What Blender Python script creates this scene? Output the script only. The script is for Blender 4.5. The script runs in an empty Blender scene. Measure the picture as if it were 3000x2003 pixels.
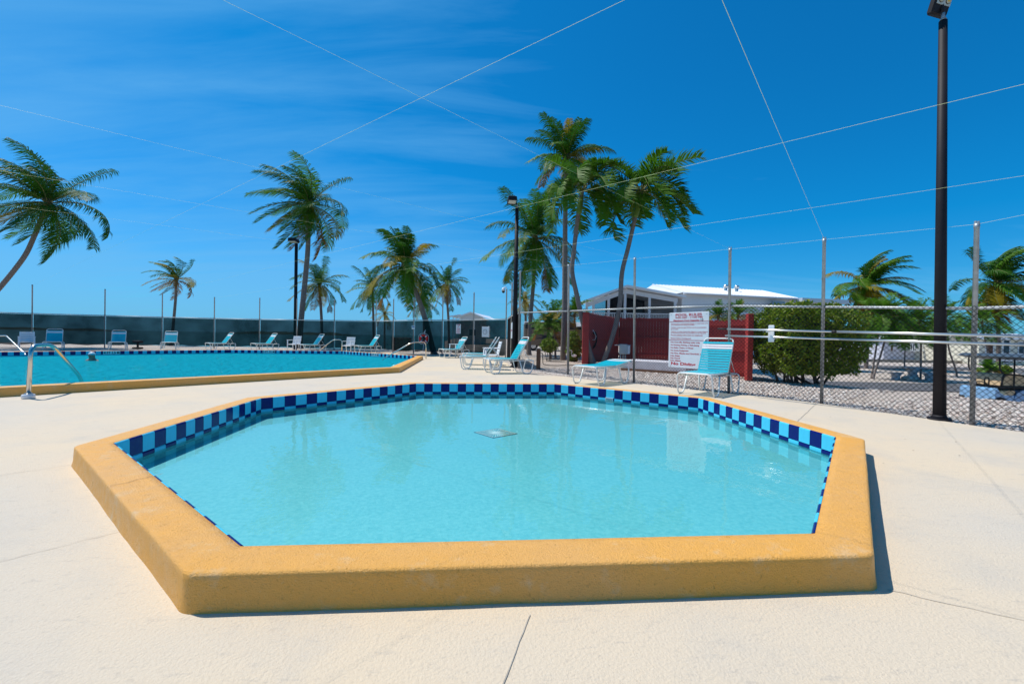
import bpy, bmesh, math, random
import numpy as np
from mathutils import Vector, Matrix, noise
from mathutils.geometry import tessellate_polygon
rad = math.radians
random.seed(7); rng = np.random.default_rng(7)
scene = bpy.context.scene
C = scene.collection

# ------------------------------------------------------------------ camera
IW, IH = 3000.0, 2003.0                 # photograph size; F, PITCH, ROLL, CH from fitting the octagonal pool
F, PITCH, ROLL, RH = 1285.83, .010869, .0177265, .147
CH = .907984 + RH
fw = Vector((0, math.cos(PITCH), -math.sin(PITCH))); r0 = Vector((1, 0, 0)); u0 = r0.cross(fw)
r2 = math.cos(ROLL)*r0 + math.sin(ROLL)*u0; u2 = -math.sin(ROLL)*r0 + math.cos(ROLL)*u0
cam = bpy.data.cameras.new('camera'); cam.sensor_fit = 'HORIZONTAL'; cam.sensor_width = 36
cam.lens = 36*F/IW; cam.clip_start = .05; cam.clip_end = 20000
camo = bpy.data.objects.new('camera', cam); C.objects.link(camo)
m = Matrix.Identity(4)
for i in range(3):
    m[i][0], m[i][1], m[i][2] = r2[i], u2[i], -fw[i]
m[2][3] = CH
camo.matrix_world = m
scene.camera = camo
O0 = Vector((0, 0, CH))
def ray(sx, sy): return fw + (sx-IW/2)/F*r2 + (IH/2-sy)/F*u2
def at(sx, sy, Y):                      # photo pixel at a distance Y in front of the camera
    d = ray(sx, sy); return O0 + d*(Y/d.y)
def gd(sx, sy, z=0.0):                  # photo pixel on a level plane
    d = ray(sx, sy); return O0 + d*((z-CH)/d.z)
def XY(sx, Y, z=0.0):
    p = at(sx, 985+(sx-1500)*.0177, Y); return Vector((p.x, Y, z))

# ------------------------------------------------------------------ sky and sun
SUN_EL = rad(63); SUN_AZ = math.atan2(-.90, .43)          # sun stands in front, to the left
world = bpy.data.worlds.new('World'); scene.world = world; world.use_nodes = True
nt = world.node_tree; nt.nodes.clear()
def N(tree, t, **kw):
    n = tree.nodes.new(t)
    for k, v in kw.items(): setattr(n, k, v)
    return n
wo = N(nt, 'ShaderNodeOutputWorld'); bg = N(nt, 'ShaderNodeBackground'); bg.inputs[1].default_value = .128
sky = N(nt, 'ShaderNodeTexSky', sky_type='NISHITA'); sky.sun_disc = False
sky.sun_elevation = SUN_EL; sky.sun_rotation = SUN_AZ; sky.altitude = 0; sky.air_density = 1.0; sky.dust_density = .6; sky.ozone_density = 2.2
sc_ = N(nt, 'ShaderNodeSeparateColor'); nt.links.new(sky.outputs[0], sc_.inputs[0])      # deep, polarised blue: red and green held back
def wmath(op, a, b):
    n = N(nt, 'ShaderNodeMath', operation=op); nt.links.new(a, n.inputs[0])
    if isinstance(b, (int, float)): n.inputs[1].default_value = b
    else: nt.links.new(b, n.inputs[1])
    return n.outputs[0]
rr0 = wmath('MAXIMUM', wmath('MULTIPLY', wmath('SUBTRACT', sc_.outputs[0], 1.95), .24), wmath('MULTIPLY', sc_.outputs[0], .02))
gam = N(nt, 'ShaderNodeCombineColor'); nt.links.new(rr0, gam.inputs[0]); nt.links.new(wmath('MULTIPLY', sc_.outputs[1], .61), gam.inputs[1]); nt.links.new(sc_.outputs[2], gam.inputs[2])
tc = N(nt, 'ShaderNodeTexCoord'); sep = N(nt, 'ShaderNodeSeparateXYZ'); nt.links.new(tc.outputs['Generated'], sep.inputs[0])
zz = N(nt, 'ShaderNodeMath', operation='ADD'); zz.inputs[1].default_value = .12; nt.links.new(sep.outputs[2], zz.inputs[0])
dx = N(nt, 'ShaderNodeMath', operation='DIVIDE'); nt.links.new(sep.outputs[0], dx.inputs[0]); nt.links.new(zz.outputs[0], dx.inputs[1])
dy = N(nt, 'ShaderNodeMath', operation='DIVIDE'); nt.links.new(sep.outputs[1], dy.inputs[0]); nt.links.new(zz.outputs[0], dy.inputs[1])
comb = N(nt, 'ShaderNodeCombineXYZ'); nt.links.new(dx.outputs[0], comb.inputs[0]); nt.links.new(dy.outputs[0], comb.inputs[1])
mp = N(nt, 'ShaderNodeMapping'); mp.inputs['Rotation'].default_value = (0, 0, rad(-66)); mp.inputs['Scale'].default_value = (.34, 1.7, 1)
nt.links.new(comb.outputs[0], mp.inputs[0])
cn = N(nt, 'ShaderNodeTexNoise'); cn.inputs['Scale'].default_value = 2.3; cn.inputs['Detail'].default_value = 10; cn.inputs['Roughness'].default_value = .6; cn.inputs['Distortion'].default_value = .5
nt.links.new(mp.outputs[0], cn.inputs[0])
big = N(nt, 'ShaderNodeTexNoise'); big.inputs['Scale'].default_value = .55; big.inputs['Detail'].default_value = 2; nt.links.new(comb.outputs[0], big.inputs[0])
add = N(nt, 'ShaderNodeMath', operation='MULTIPLY_ADD'); add.inputs[1].default_value = .9; nt.links.new(big.outputs[0], add.inputs[0]); nt.links.new(cn.outputs[0], add.inputs[2])
ramp = N(nt, 'ShaderNodeMapRange'); ramp.inputs[1].default_value = .88; ramp.inputs[2].default_value = 1.50; ramp.inputs[3].default_value = 0; ramp.inputs[4].default_value = .62
azm = N(nt, 'ShaderNodeMapRange'); azm.interpolation_type = 'SMOOTHSTEP'; azm.inputs[1].default_value = .28; azm.inputs[2].default_value = -.25; azm.inputs[3].default_value = -.30; azm.inputs[4].default_value = .16
hor = N(nt, 'ShaderNodeMapRange'); hor.inputs[1].default_value = .24; hor.inputs[2].default_value = .10; hor.inputs[3].default_value = 0; hor.inputs[4].default_value = .42; nt.links.new(sep.outputs[2], hor.inputs[0])
nt.links.new(sep.outputs[0], azm.inputs[0]); cov = wmath('ADD', wmath('ADD', add.outputs[0], azm.outputs[0]), hor.outputs[0])      # a veil of cirrus on the left, wisps low on the right
nt.links.new(cov, ramp.inputs[0])
cmix = N(nt, 'ShaderNodeMix', data_type='RGBA'); nt.links.new(ramp.outputs[0], cmix.inputs[0]); nt.links.new(gam.outputs[0], cmix.inputs[6]); cmix.inputs[7].default_value = (1.25, 3.75, 6.6, 1)
nt.links.new(cmix.outputs[2], bg.inputs[0]); nt.links.new(bg.outputs[0], wo.inputs[0])

sl = bpy.data.lights.new('sun', 'SUN'); sl.energy = 4.4; sl.angle = rad(.5); sl.color = (1, .95, .87)
so = bpy.data.objects.new('sun', sl); C.objects.link(so)
sdir = Vector((math.sin(SUN_AZ)*math.cos(SUN_EL), math.cos(SUN_AZ)*math.cos(SUN_EL), math.sin(SUN_EL)))
so.rotation_euler = sdir.to_track_quat('Z', 'Y').to_euler(); so.location = (-10, 10, 25)
vs = scene.view_settings; vs.view_transform = 'Standard'; vs.look = 'None'; vs.exposure = 0.06; vs.gamma = 1; vs.use_curve_mapping = False
scene.render.engine = 'CYCLES'
scene.cycles.max_bounces = 8; scene.cycles.transparent_max_bounces = 24

# ------------------------------------------------------------------ materials
MAT = {}
def mat(name, col, rough=.6, metal=0., var=0., vscale=6., col2=None, bump=0., bscale=60., spec=.5, detail=4, translucent=0., coat=0.):
    if name in MAT: return MAT[name]
    ma = bpy.data.materials.new(name); ma.use_nodes = True; t = ma.node_tree; b = t.nodes['Principled BSDF']
    b.inputs['Base Color'].default_value = (*col, 1); b.inputs['Roughness'].default_value = rough; b.inputs['Metallic'].default_value = metal
    b.inputs['Specular IOR Level'].default_value = spec; b.inputs['Coat Weight'].default_value = coat
    tcn = N(t, 'ShaderNodeTexCoord')
    if var > 0 or col2:
        n = N(t, 'ShaderNodeTexNoise'); n.inputs['Scale'].default_value = vscale; n.inputs['Detail'].default_value = detail; n.inputs['Roughness'].default_value = .62
        t.links.new(tcn.outputs['Object'], n.inputs[0])
        mr = N(t, 'ShaderNodeMapRange'); mr.inputs[1].default_value = .32; mr.inputs[2].default_value = .68; t.links.new(n.outputs[0], mr.inputs[0])
        mx = N(t, 'ShaderNodeMix', data_type='RGBA'); t.links.new(mr.outputs[0], mx.inputs[0])
        c2 = col2 if col2 else tuple(c*(1-var) for c in col)
        c1 = col if col2 else tuple(min(1, c*(1+var)) for c in col)
        mx.inputs[6].default_value = (*c1, 1); mx.inputs[7].default_value = (*c2, 1); t.links.new(mx.outputs[2], b.inputs['Base Color'])
    if bump > 0:
        n2 = N(t, 'ShaderNodeTexNoise'); n2.inputs['Scale'].default_value = bscale; n2.inputs['Detail'].default_value = 5; t.links.new(tcn.outputs['Object'], n2.inputs[0])
        bp = N(t, 'ShaderNodeBump'); bp.inputs['Strength'].default_value = bump; bp.inputs['Distance'].default_value = .01
        t.links.new(n2.outputs[0], bp.inputs['Height']); t.links.new(bp.outputs[0], b.inputs['Normal'])
    if translucent > 0:
        tr = N(t, 'ShaderNodeBsdfTranslucent'); ms = N(t, 'ShaderNodeMixShader'); ms.inputs[0].default_value = translucent
        tr.inputs[0].default_value = (*[min(1, c*1.5) for c in col], 1)
        o = t.nodes['Material Output']; t.links.new(b.outputs[0], ms.inputs[1]); t.links.new(tr.outputs[0], ms.inputs[2]); t.links.new(ms.outputs[0], o.inputs[0])
    MAT[name] = ma
    return ma

def deck_mat():
    ma = bpy.data.materials.new('deck_concrete'); ma.use_nodes = True; t = ma.node_tree; b = t.nodes['Principled BSDF']; L = t.links.new
    tcn = N(t, 'ShaderNodeTexCoord')
    def noi(s, d=5, r=.6, src=None, dist=0):
        n = N(t, 'ShaderNodeTexNoise'); n.inputs['Scale'].default_value = s; n.inputs['Detail'].default_value = d; n.inputs['Roughness'].default_value = r; n.inputs['Distortion'].default_value = dist
        L((src or tcn.outputs['Object']), n.inputs[0]); return n.outputs[0]
    def rng_(i, a, b2, c=0, d=1):
        n = N(t, 'ShaderNodeMapRange'); n.inputs[1].default_value = a; n.inputs[2].default_value = b2; n.inputs[3].default_value = c; n.inputs[4].default_value = d; L(i, n.inputs[0]); return n.outputs[0]
    def mix(f, a, c):
        n = N(t, 'ShaderNodeMix', data_type='RGBA'); L(f, n.inputs[0])
        if isinstance(a, tuple): n.inputs[6].default_value = (*a, 1)
        else: L(a, n.inputs[6])
        n.inputs[7].default_value = (*c, 1); return n.outputs[2]
    c = mix(rng_(noi(.32, 3), .38, .62), (.665, .54, .385), (.59, .515, .415))
    c = mix(rng_(noi(1.6, 6, .65), .5, .78, 0, .55), c, (.46, .43, .385))
    mpn = N(t, 'ShaderNodeMapping'); mpn.inputs['Scale'].default_value = (1, 3.2, 1); mpn.inputs['Rotation'].default_value = (0, 0, .25); L(tcn.outputs['Object'], mpn.inputs[0])
    c = mix(rng_(noi(7, 6, .7, mpn.outputs[0]), .57, .72, 0, .5), c, (.40, .36, .31))
    c = mix(rng_(noi(34, 4, .7), .58, .74, 0, .42), c, (.38, .33, .27))
    c = mix(rng_(noi(120, 3, .6), .58, .75, 0, .35), c, (.76, .70, .6))
    L(c, b.inputs['Base Color']); b.inputs['Roughness'].default_value = .85; b.inputs['Specular IOR Level'].default_value = .25
    ad = N(t, 'ShaderNodeMath', operation='MULTIPLY_ADD'); ad.inputs[1].default_value = .6; L(noi(28, 5, .7), ad.inputs[0]); L(noi(85, 4, .6), ad.inputs[2])
    bp = N(t, 'ShaderNodeBump'); bp.inputs['Strength'].default_value = .5; bp.inputs['Distance'].default_value = .012; L(ad.outputs[0], bp.inputs['Height']); L(bp.outputs[0], b.inputs['Normal'])
    return ma

def water_mat(name, tint_c, bscale, bstr, ior, rough=.0, stretch=(1, 1, 1), dist=.02, polar=1.0, body=None, bfac=0.):
    ma = bpy.data.materials.new(name); ma.use_nodes = True; t = ma.node_tree; t.nodes.clear(); L = t.links.new
    o = N(t, 'ShaderNodeOutputMaterial'); tr = N(t, 'ShaderNodeBsdfTransparent'); tr.inputs[0].default_value = (*tint_c, 1)
    gl = N(t, 'ShaderNodeBsdfGlossy'); gl.inputs['Roughness'].default_value = rough; fr = N(t, 'ShaderNodeFresnel'); fr.inputs[0].default_value = ior
    ms = N(t, 'ShaderNodeMixShader'); tcn = N(t, 'ShaderNodeTexCoord'); mpn = N(t, 'ShaderNodeMapping'); mpn.inputs['Scale'].default_value = stretch; L(tcn.outputs['Object'], mpn.inputs[0])
    n = N(t, 'ShaderNodeTexNoise'); n.inputs['Scale'].default_value = bscale; n.inputs['Detail'].default_value = 4; n.inputs['Roughness'].default_value = .55; n.inputs['Distortion'].default_value = .6; L(mpn.outputs[0], n.inputs[0])
    bp = N(t, 'ShaderNodeBump'); bp.inputs['Strength'].default_value = bstr; bp.inputs['Distance'].default_value = dist; L(n.outputs[0], bp.inputs['Height'])
    L(bp.outputs[0], gl.inputs['Normal']); L(bp.outputs[0], fr.inputs['Normal'])
    pm = N(t, 'ShaderNodeMath', operation='MULTIPLY'); pm.inputs[1].default_value = polar; L(fr.outputs[0], pm.inputs[0])
    L(pm.outputs[0], ms.inputs[0])
    if body:                                              # light scattered back by the deep water
        df = N(t, 'ShaderNodeBsdfDiffuse'); df.inputs[0].default_value = (*body, 1); mb2 = N(t, 'ShaderNodeMixShader'); mb2.inputs[0].default_value = bfac; L(bp.outputs[0], df.inputs['Normal'])
        L(tr.outputs[0], mb2.inputs[1]); L(df.outputs[0], mb2.inputs[2]); L(mb2.outputs[0], ms.inputs[1])
    else: L(tr.outputs[0], ms.inputs[1])
    L(gl.outputs[0], ms.inputs[2]); L(ms.outputs[0], o.inputs[0])
    return ma

def screen_mat(name, col, fac):
    ma = bpy.data.materials.new(name); ma.use_nodes = True; t = ma.node_tree; L = t.links.new; b = t.nodes['Principled BSDF']
    b.inputs['Base Color'].default_value = (*col, 1); b.inputs['Roughness'].default_value = .8; b.inputs['Specular IOR Level'].default_value = .1
    tr = N(t, 'ShaderNodeBsdfTransparent'); ms = N(t, 'ShaderNodeMixShader'); o = t.nodes['Material Output']
    tcn = N(t, 'ShaderNodeTexCoord'); n = N(t, 'ShaderNodeTexNoise'); n.inputs['Scale'].default_value = .9; n.inputs['Detail'].default_value = 3; L(tcn.outputs['Object'], n.inputs[0])
    mr = N(t, 'ShaderNodeMapRange'); mr.inputs[1].default_value = .3; mr.inputs[2].default_value = .7; mr.inputs[3].default_value = fac-.05; mr.inputs[4].default_value = fac+.05; L(n.outputs[0], mr.inputs[0])
    L(mr.outputs[0], ms.inputs[0]); L(tr.outputs[0], ms.inputs[1]); L(b.outputs[0], ms.inputs[2]); L(ms.outputs[0], o.inputs[0])
    return ma

def gravel_mat(name, c1, c2, c3, sc):
    ma = bpy.data.materials.new(name); ma.use_nodes = True; t = ma.node_tree; b = t.nodes['Principled BSDF']; L = t.links.new
    tcn = N(t, 'ShaderNodeTexCoord'); v = N(t, 'ShaderNodeTexVoronoi'); v.inputs['Scale'].default_value = sc; L(tcn.outputs['Object'], v.inputs[0])
    cr = N(t, 'ShaderNodeValToRGB'); cr.color_ramp.elements[0].color = (*c1, 1); cr.color_ramp.elements[1].color = (*c2, 1); e = cr.color_ramp.elements.new(.5); e.color = (*c3, 1)
    sp = N(t, 'ShaderNodeSeparateColor'); L(v.outputs['Color'], sp.inputs[0]); L(sp.outputs[0], cr.inputs[0])
    n = N(t, 'ShaderNodeTexNoise'); n.inputs['Scale'].default_value = .5; n.inputs['Detail'].default_value = 5; L(tcn.outputs['Object'], n.inputs[0])
    mx = N(t, 'ShaderNodeMix', data_type='RGBA', blend_type='MULTIPLY'); mr = N(t, 'ShaderNodeMapRange'); mr.inputs[1].default_value = .35; mr.inputs[2].default_value = .7; mr.inputs[4].default_value = .5; L(n.outputs[0], mr.inputs[0]); L(mr.outputs[0], mx.inputs[0])
    L(cr.outputs[0], mx.inputs[6]); mx.inputs[7].default_value = (.72, .66, .58, 1); L(mx.outputs[2], b.inputs['Base Color']); b.inputs['Roughness'].default_value = .9
    bp = N(t, 'ShaderNodeBump'); bp.inputs['Strength'].default_value = .9; bp.inputs['Distance'].default_value = .03; bp.invert = True; L(v.outputs['Distance'], bp.inputs['Height']); L(bp.outputs[0], b.inputs['Normal'])
    return ma

def coping_mat():
    ma = bpy.data.materials.new('ochre_coping_paint'); ma.use_nodes = True; t = ma.node_tree; b = t.nodes['Principled BSDF']; L = t.links.new; tcn = N(t, 'ShaderNodeTexCoord')
    def noi(s, d=5, r=.6):
        n = N(t, 'ShaderNodeTexNoise'); n.inputs['Scale'].default_value = s; n.inputs['Detail'].default_value = d; n.inputs['Roughness'].default_value = r; L(tcn.outputs['Object'], n.inputs[0]); return n.outputs[0]
    def rg(i, a, b2, c=0, d=1):
        n = N(t, 'ShaderNodeMapRange'); n.inputs[1].default_value = a; n.inputs[2].default_value = b2; n.inputs[3].default_value = c; n.inputs[4].default_value = d; L(i, n.inputs[0]); return n.outputs[0]
    def mix(f, a, c):
        n = N(t, 'ShaderNodeMix', data_type='RGBA'); L(f, n.inputs[0])
        if isinstance(a, tuple): n.inputs[6].default_value = (*a, 1)
        else: L(a, n.inputs[6])
        n.inputs[7].default_value = (*c, 1); return n.outputs[2]
    c = mix(rg(noi(1.1, 4), .35, .65), (.90, .435, .075), (.84, .435, .115))
    c = mix(rg(noi(5, 6, .7), .56, .74, 0, .75), c, (.80, .58, .33))
    c = mix(rg(noi(60, 4, .7), .58, .72, 0, .55), c, (.42, .18, .015))
    c = mix(rg(noi(110, 3), .62, .76, 0, .5), c, (.88, .62, .34))
    L(c, b.inputs['Base Color']); L(rg(noi(14, 5), .3, .7, .24, .58), b.inputs['Roughness']); b.inputs['Specular IOR Level'].default_value = .35
    ad = N(t, 'ShaderNodeMath', operation='MULTIPLY_ADD'); ad.inputs[1].default_value = .8; L(noi(48, 6, .75), ad.inputs[0]); L(noi(140, 4, .65), ad.inputs[2])
    bp = N(t, 'ShaderNodeBump'); bp.inputs['Strength'].default_value = .75; bp.inputs['Distance'].default_value = .012; L(ad.outputs[0], bp.inputs['Height']); L(bp.outputs[0], b.inputs['Normal'])
    return ma
M_deck = deck_mat()
M_cope = coping_mat()
M_floor = mat('pool_plaster', (.088, .40, .465), .7, col2=(.155, .49, .545), vscale=30, bump=.3, bscale=60, detail=10)
M_floor2 = mat('pool_plaster_deep', (.16, .72, .84), .7, col2=(.2, .76, .86), vscale=.6)
M_tileL = mat('light_blue_tile', (.075, .56, .76), .14, var=.05, vscale=4, spec=.35)
M_tileD = mat('navy_tile', (.003, .006, .13), .14, var=.1, vscale=4, spec=.25)
M_tileW = mat('white_tile', (.62, .72, .76), .15)
M_grout = mat('pale_grout', (.62, .66, .64), .8)
M_white = mat('white_enamel', (.80, .79, .75), .35, var=.05, vscale=3)
M_plastic = mat('white_resin', (.78, .79, .80), .4)
M_turq = mat('turquoise_vinyl_strap', (.0, .46, .56), .38, var=.08, vscale=5)
M_wstrap = mat('white_vinyl_strap', (.78, .77, .78), .4)
M_steel = mat('stainless_steel', (.62, .60, .56), .22, 1.0)
M_alu = mat('brushed_aluminium', (.72, .72, .70), .32, .9)
M_galv = mat('galvanised_pipe', (.36, .38, .40), .5, .55, var=.18, vscale=9)
M_galvw = mat('top_rail_pipe', (.62, .63, .62), .5, .3, var=.12, vscale=6)
M_wire = mat('black_vinyl_wire', (.008, .009, .011), .7, spec=.1)
M_screen = screen_mat('dark_green_windscreen', (.0008, .030, .030), .90)
M_black = mat('black_pole_paint', (.016, .014, .018), .62, var=.2, vscale=3, spec=.22)
M_string = mat('yellow_cord', (.85, .85, .45), .5)
M_red = mat('red_barn_paint', (.36, .030, .024), .6, var=.2, vscale=3.5, bump=.2, bscale=30)
M_redr = mat('red_barn_paint_rail', (.40, .034, .027), .6, var=.15, vscale=3)
M_sign = mat('white_sign_panel', (.72, .75, .78), .45, var=.03)
M_redink = mat('red_lettering', (.50, .012, .03), .6)
M_ink = mat('black_lettering', (.012, .016, .03), .6)
M_trunk = mat('palm_bark', (.27, .215, .185), .9, col2=(.17, .135, .12), vscale=9, bump=.6, bscale=22)
M_ring = mat('palm_bark_ring', (.16, .125, .11), .9)
M_shaft = mat('green_crownshaft', (.13, .22, .03), .5, var=.15, vscale=5)
M_leaf = [mat('palm_leaf_green', (.026, .105, .008), .55, col2=(.046, .125, .010), vscale=1.5, translucent=.22, spec=.18),
          mat('palm_leaf_light', (.065, .18, .010), .55, col2=(.10, .19, .010), vscale=1.5, translucent=.25, spec=.18),
          mat('palm_leaf_yellow', (.33, .23, .012), .6, col2=(.15, .16, .010), vscale=1.2, translucent=.25, spec=.18),
          mat('palm_leaf_dry', (.30, .135, .022), .7, col2=(.20, .085, .02), vscale=1.2, translucent=.15, spec=.1)]
M_rachis = mat('palm_rachis', (.20, .19, .05), .6)
M_fibre = mat('palm_fibre', (.17, .095, .035), .9, col2=(.10, .10, .03), vscale=4)
M_nut = mat('coconut_husk', (.17, .14, .03), .6)
M_hedge = mat('hedge_leaf', (.085, .185, .006), .45, col2=(.27, .26, .012), vscale=11, translucent=.30, spec=.4)
M_shrub = mat('shrub_leaf', (.11, .22, .012), .45, col2=(.24, .26, .02), vscale=6, translucent=.25)
M_bark = mat('branch_bark', (.12, .09, .07), .9)
M_wood = mat('weathered_timber', (.20, .10, .055), .85, var=.25, vscale=6, bump=.3, bscale=30)
M_siding = mat('white_siding', (.74, .76, .78), .6, var=.03)
M_roof = mat('white_metal_roof', (.80, .81, .82), .38, var=.03, vscale=1)
M_grey = mat('grey_box_enamel', (.42, .47, .47), .5, var=.08)
M_concrete = mat('cast_concrete', (.42, .42, .43), .85, var=.15, vscale=5, bump=.2)
M_asphalt = mat('asphalt', (.10, .10, .105), .9, var=.2, vscale=2, bump=.3)
M_gravel = gravel_mat('gravel', (.62, .54, .47), (.78, .70, .62), (.44, .36, .30), 38)
M_stone = [mat('pale_stone', (.70, .63, .56), .85, var=.15, vscale=11), mat('grey_stone', (.50, .43, .38), .85, var=.2, vscale=11), mat('pinkish_stone', (.60, .47, .40), .85, var=.2, vscale=11), mat('dark_stone', (.27, .22, .19), .85, var=.2, vscale=11)]
M_sea = mat('sea_water', (.008, .13, .13), .4, var=.2, vscale=.02)
M_mangrove = mat('mangrove', (.02, .045, .02), .9, var=.3, vscale=.05)
M_crack = mat('joint_dirt', (.43, .38, .31), .95, var=.3, vscale=7)
M_glassdark = mat('dark_screened_opening', (.012, .016, .02), .25)
M_rubber = mat('black_rubber', (.015, .015, .016), .7)
M_dark = mat('dark_interior', (.02, .02, .022), .8)  # near-black base colour for the porch back wall and cart seat base

# ------------------------------------------------------------------ mesh helpers
def wloc(o):
    v = Vector((0, 0, 0))
    while o is not None: v += o.location; o = o.parent
    return v
class MB:
    def __init__(s): s.v = []; s.f = []; s.m = []; s.sm = []
    def add(s, vs_, fs, mi=0, smooth=False):
        b = len(s.v); s.v += [tuple(v) for v in vs_]
        for f in fs: s.f.append(tuple(b+i for i in f)); s.m.append(mi); s.sm.append(smooth)
        return s
    def box(s, c, d, mi=0, R=None):
        c = Vector(c); h = Vector(d)/2; vs_ = []
        for z in (-1, 1):
            for y in (-1, 1):
                for x in (-1, 1):
                    p = Vector((x*h.x, y*h.y, z*h.z)); p = R @ p if R else p; vs_.append(c+p)
        return s.add(vs_, [(0, 2, 3, 1), (4, 5, 7, 6), (0, 1, 5, 4), (2, 6, 7, 3), (0, 4, 6, 2), (1, 3, 7, 5)], mi)
    def bev(s, c, d, b=.01, mi=0, R=None):       # box with chamfered vertical and horizontal edges
        c = Vector(c); h = Vector(d)/2; b = min(b, h.x*.9, h.y*.9, h.z*.9)
        rings = []
        for (ins, z) in ((b, -h.z), (0, -h.z+b), (0, h.z-b), (b, h.z)):
            x, y = h.x-ins, h.y-ins; r = []
            for (px, py) in ((x-b, -y), (x, -y+b), (x, y-b), (x-b, y), (-x+b, y), (-x, y-b), (-x, -y+b), (-x+b, -y)):
                p = Vector((px, py, z)); r.append(c+(R @ p if R else p))
            rings.append(r)
        vs_ = [p for r in rings for p in r]; fs = []
        for k in range(3):
            for i in range(8): j = (i+1) % 8; fs.append((k*8+i, k*8+j, k*8+8+j, k*8+8+i))
        fs.append(tuple(range(7, -1, -1))); fs.append(tuple(range(24, 32)))
        return s.add(vs_, fs, mi)
    def tube(s, pts, r, n=8, mi=0, cap=True, smooth=True):
        pts = [Vector(p) for p in pts]; k = len(pts)
        rr = r if isinstance(r, (list, tuple)) else [r]*k
        vs_ = []; fs = []; prev = None
        for i, p in enumerate(pts):
            t = (pts[min(i+1, k-1)]-pts[max(i-1, 0)])
            if t.length < 1e-9: t = Vector((0, 0, 1))
            t.normalize()
            if prev is None:
                a = Vector((0, 0, 1)) if abs(t.z) < .9 else Vector((1, 0, 0)); nn = t.cross(a).normalized()
            else:
                nn = prev - t*prev.dot(t); nn.normalize()
            prev = nn; bb = t.cross(nn)
            for j in range(n):
                a = 2*math.pi*j/n; vs_.append(p+(nn*math.cos(a)+bb*math.sin(a))*rr[i])
        for i in range(k-1):
            for j in range(n): q = (j+1) % n; fs.append((i*n+j, i*n+q, (i+1)*n+q, (i+1)*n+j))
        s.add(vs_, fs, mi, smooth)
        if cap:
            b = len(s.v)-k*n
            s.f.append(tuple(b+j for j in range(n-1, -1, -1))); s.m.append(mi); s.sm.append(False)
            s.f.append(tuple(b+(k-1)*n+j for j in range(n))); s.m.append(mi); s.sm.append(False)
        return s
    def quad(s, a, b, c, d, mi=0): return s.add([a, b, c, d], [(0, 1, 2, 3)], mi)
    def ball(s, c, r, mi=0, nu=10, nv=7):
        c = Vector(c); r = Vector(r) if not isinstance(r, (int, float)) else Vector((r, r, r)); vs_ = []; fs = []
        for i in range(nv+1):
            th = math.pi*i/nv
            for j in range(nu):
                ph = 2*math.pi*j/nu; vs_.append((c.x+r.x*math.sin(th)*math.cos(ph), c.y+r.y*math.sin(th)*math.sin(ph), c.z+r.z*math.cos(th)))
        for i in range(nv):
            for j in range(nu): q = (j+1) % nu; fs.append((i*nu+j, (i+1)*nu+j, (i+1)*nu+q, i*nu+q))
        return s.add(vs_, fs, mi, True)
    def prism(s, poly, z0, z1, mi=0):                     # polygon in XY between two heights
        n = len(poly); vs_ = [(p[0], p[1], z0) for p in poly]+[(p[0], p[1], z1) for p in poly]
        fs = [(i, (i+1) % n, n+(i+1) % n, n+i) for i in range(n)]
        fs += [tuple(range(n-1, -1, -1)), tuple(range(n, 2*n))]
        return s.add(vs_, fs, mi)
    def mesh(s, name, mats, off=Vector((0, 0, 0))):
        me = bpy.data.meshes.new(name); me.from_pydata([(v[0]-off[0], v[1]-off[1], v[2]-off[2]) for v in s.v], [], s.f)
        for ma in (mats if isinstance(mats, (list, tuple)) else [mats]): me.materials.append(ma)
        me.polygons.foreach_set('material_index', s.m); me.polygons.foreach_set('use_smooth', s.sm); me.update()
        return me
    def build(s, name, mats, parent=None, local=False):
        off = Vector((0, 0, 0)) if local or parent is None else wloc(parent)
        return link(name, s.mesh(name, mats, off), parent)
def link(name, me, parent=None):
    o = bpy.data.objects.new(name, me); C.objects.link(o)
    if parent: o.parent = parent
    return o
LABELS = {}
def tag(o, label, cat, group=None):
    o['label'] = label; o['category'] = cat
    if group: o['group'] = group
    return o
def thing(name, label, cat, loc=(0, 0, 0), rotz=0, group=None):
    o = bpy.data.objects.new(name, None); C.objects.link(o); o.location = loc; o.rotation_euler = (0, 0, rotz); o.empty_display_size = .1
    return tag(o, label, cat, group)
def struct(o): o['kind'] = 'structure'; return o
def stuff(o): o['kind'] = 'stuff'; return o
def smooth(a): a = max(0., min(1., a)); return a*a*(3-2*a)
def fillet(pts, r, n=5):                                    # round the corners of a polyline
    pts = [Vector(p) for p in pts]; out = [pts[0]]
    for i in range(1, len(pts)-1):
        a, b, c = pts[i-1], pts[i], pts[i+1]; d1 = (a-b); d2 = (c-b); q = min(r, d1.length*.48, d2.length*.48)
        p1 = b+d1.normalized()*q; p2 = b+d2.normalized()*q
        for k in range(n+1): t = k/n; out.append(p1*(1-t)**2+b*2*t*(1-t)+p2*t*t)
    return out+[pts[-1]]
def text_mesh(body, size, bold=0., align='LEFT', width=None, extr=0.0):
    cu = bpy.data.curves.new('lettering', 'FONT'); cu.body = body; cu.size = size; cu.offset = bold; cu.align_x = align; cu.resolution_u = 2; cu.extrude = extr
    o = bpy.data.objects.new('lettering', cu); C.objects.link(o)
    bpy.context.view_layer.update()
    me = bpy.data.meshes.new_from_object(o.evaluated_get(bpy.context.evaluated_depsgraph_get()))
    bpy.data.objects.remove(o); bpy.data.curves.remove(cu)
    if width and len(me.vertices):
        xs = [v.co.x for v in me.vertices]; k = width/max(1e-6, max(xs)-min(xs))
        for v in me.vertices: v.co.x *= k
    return me

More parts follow.
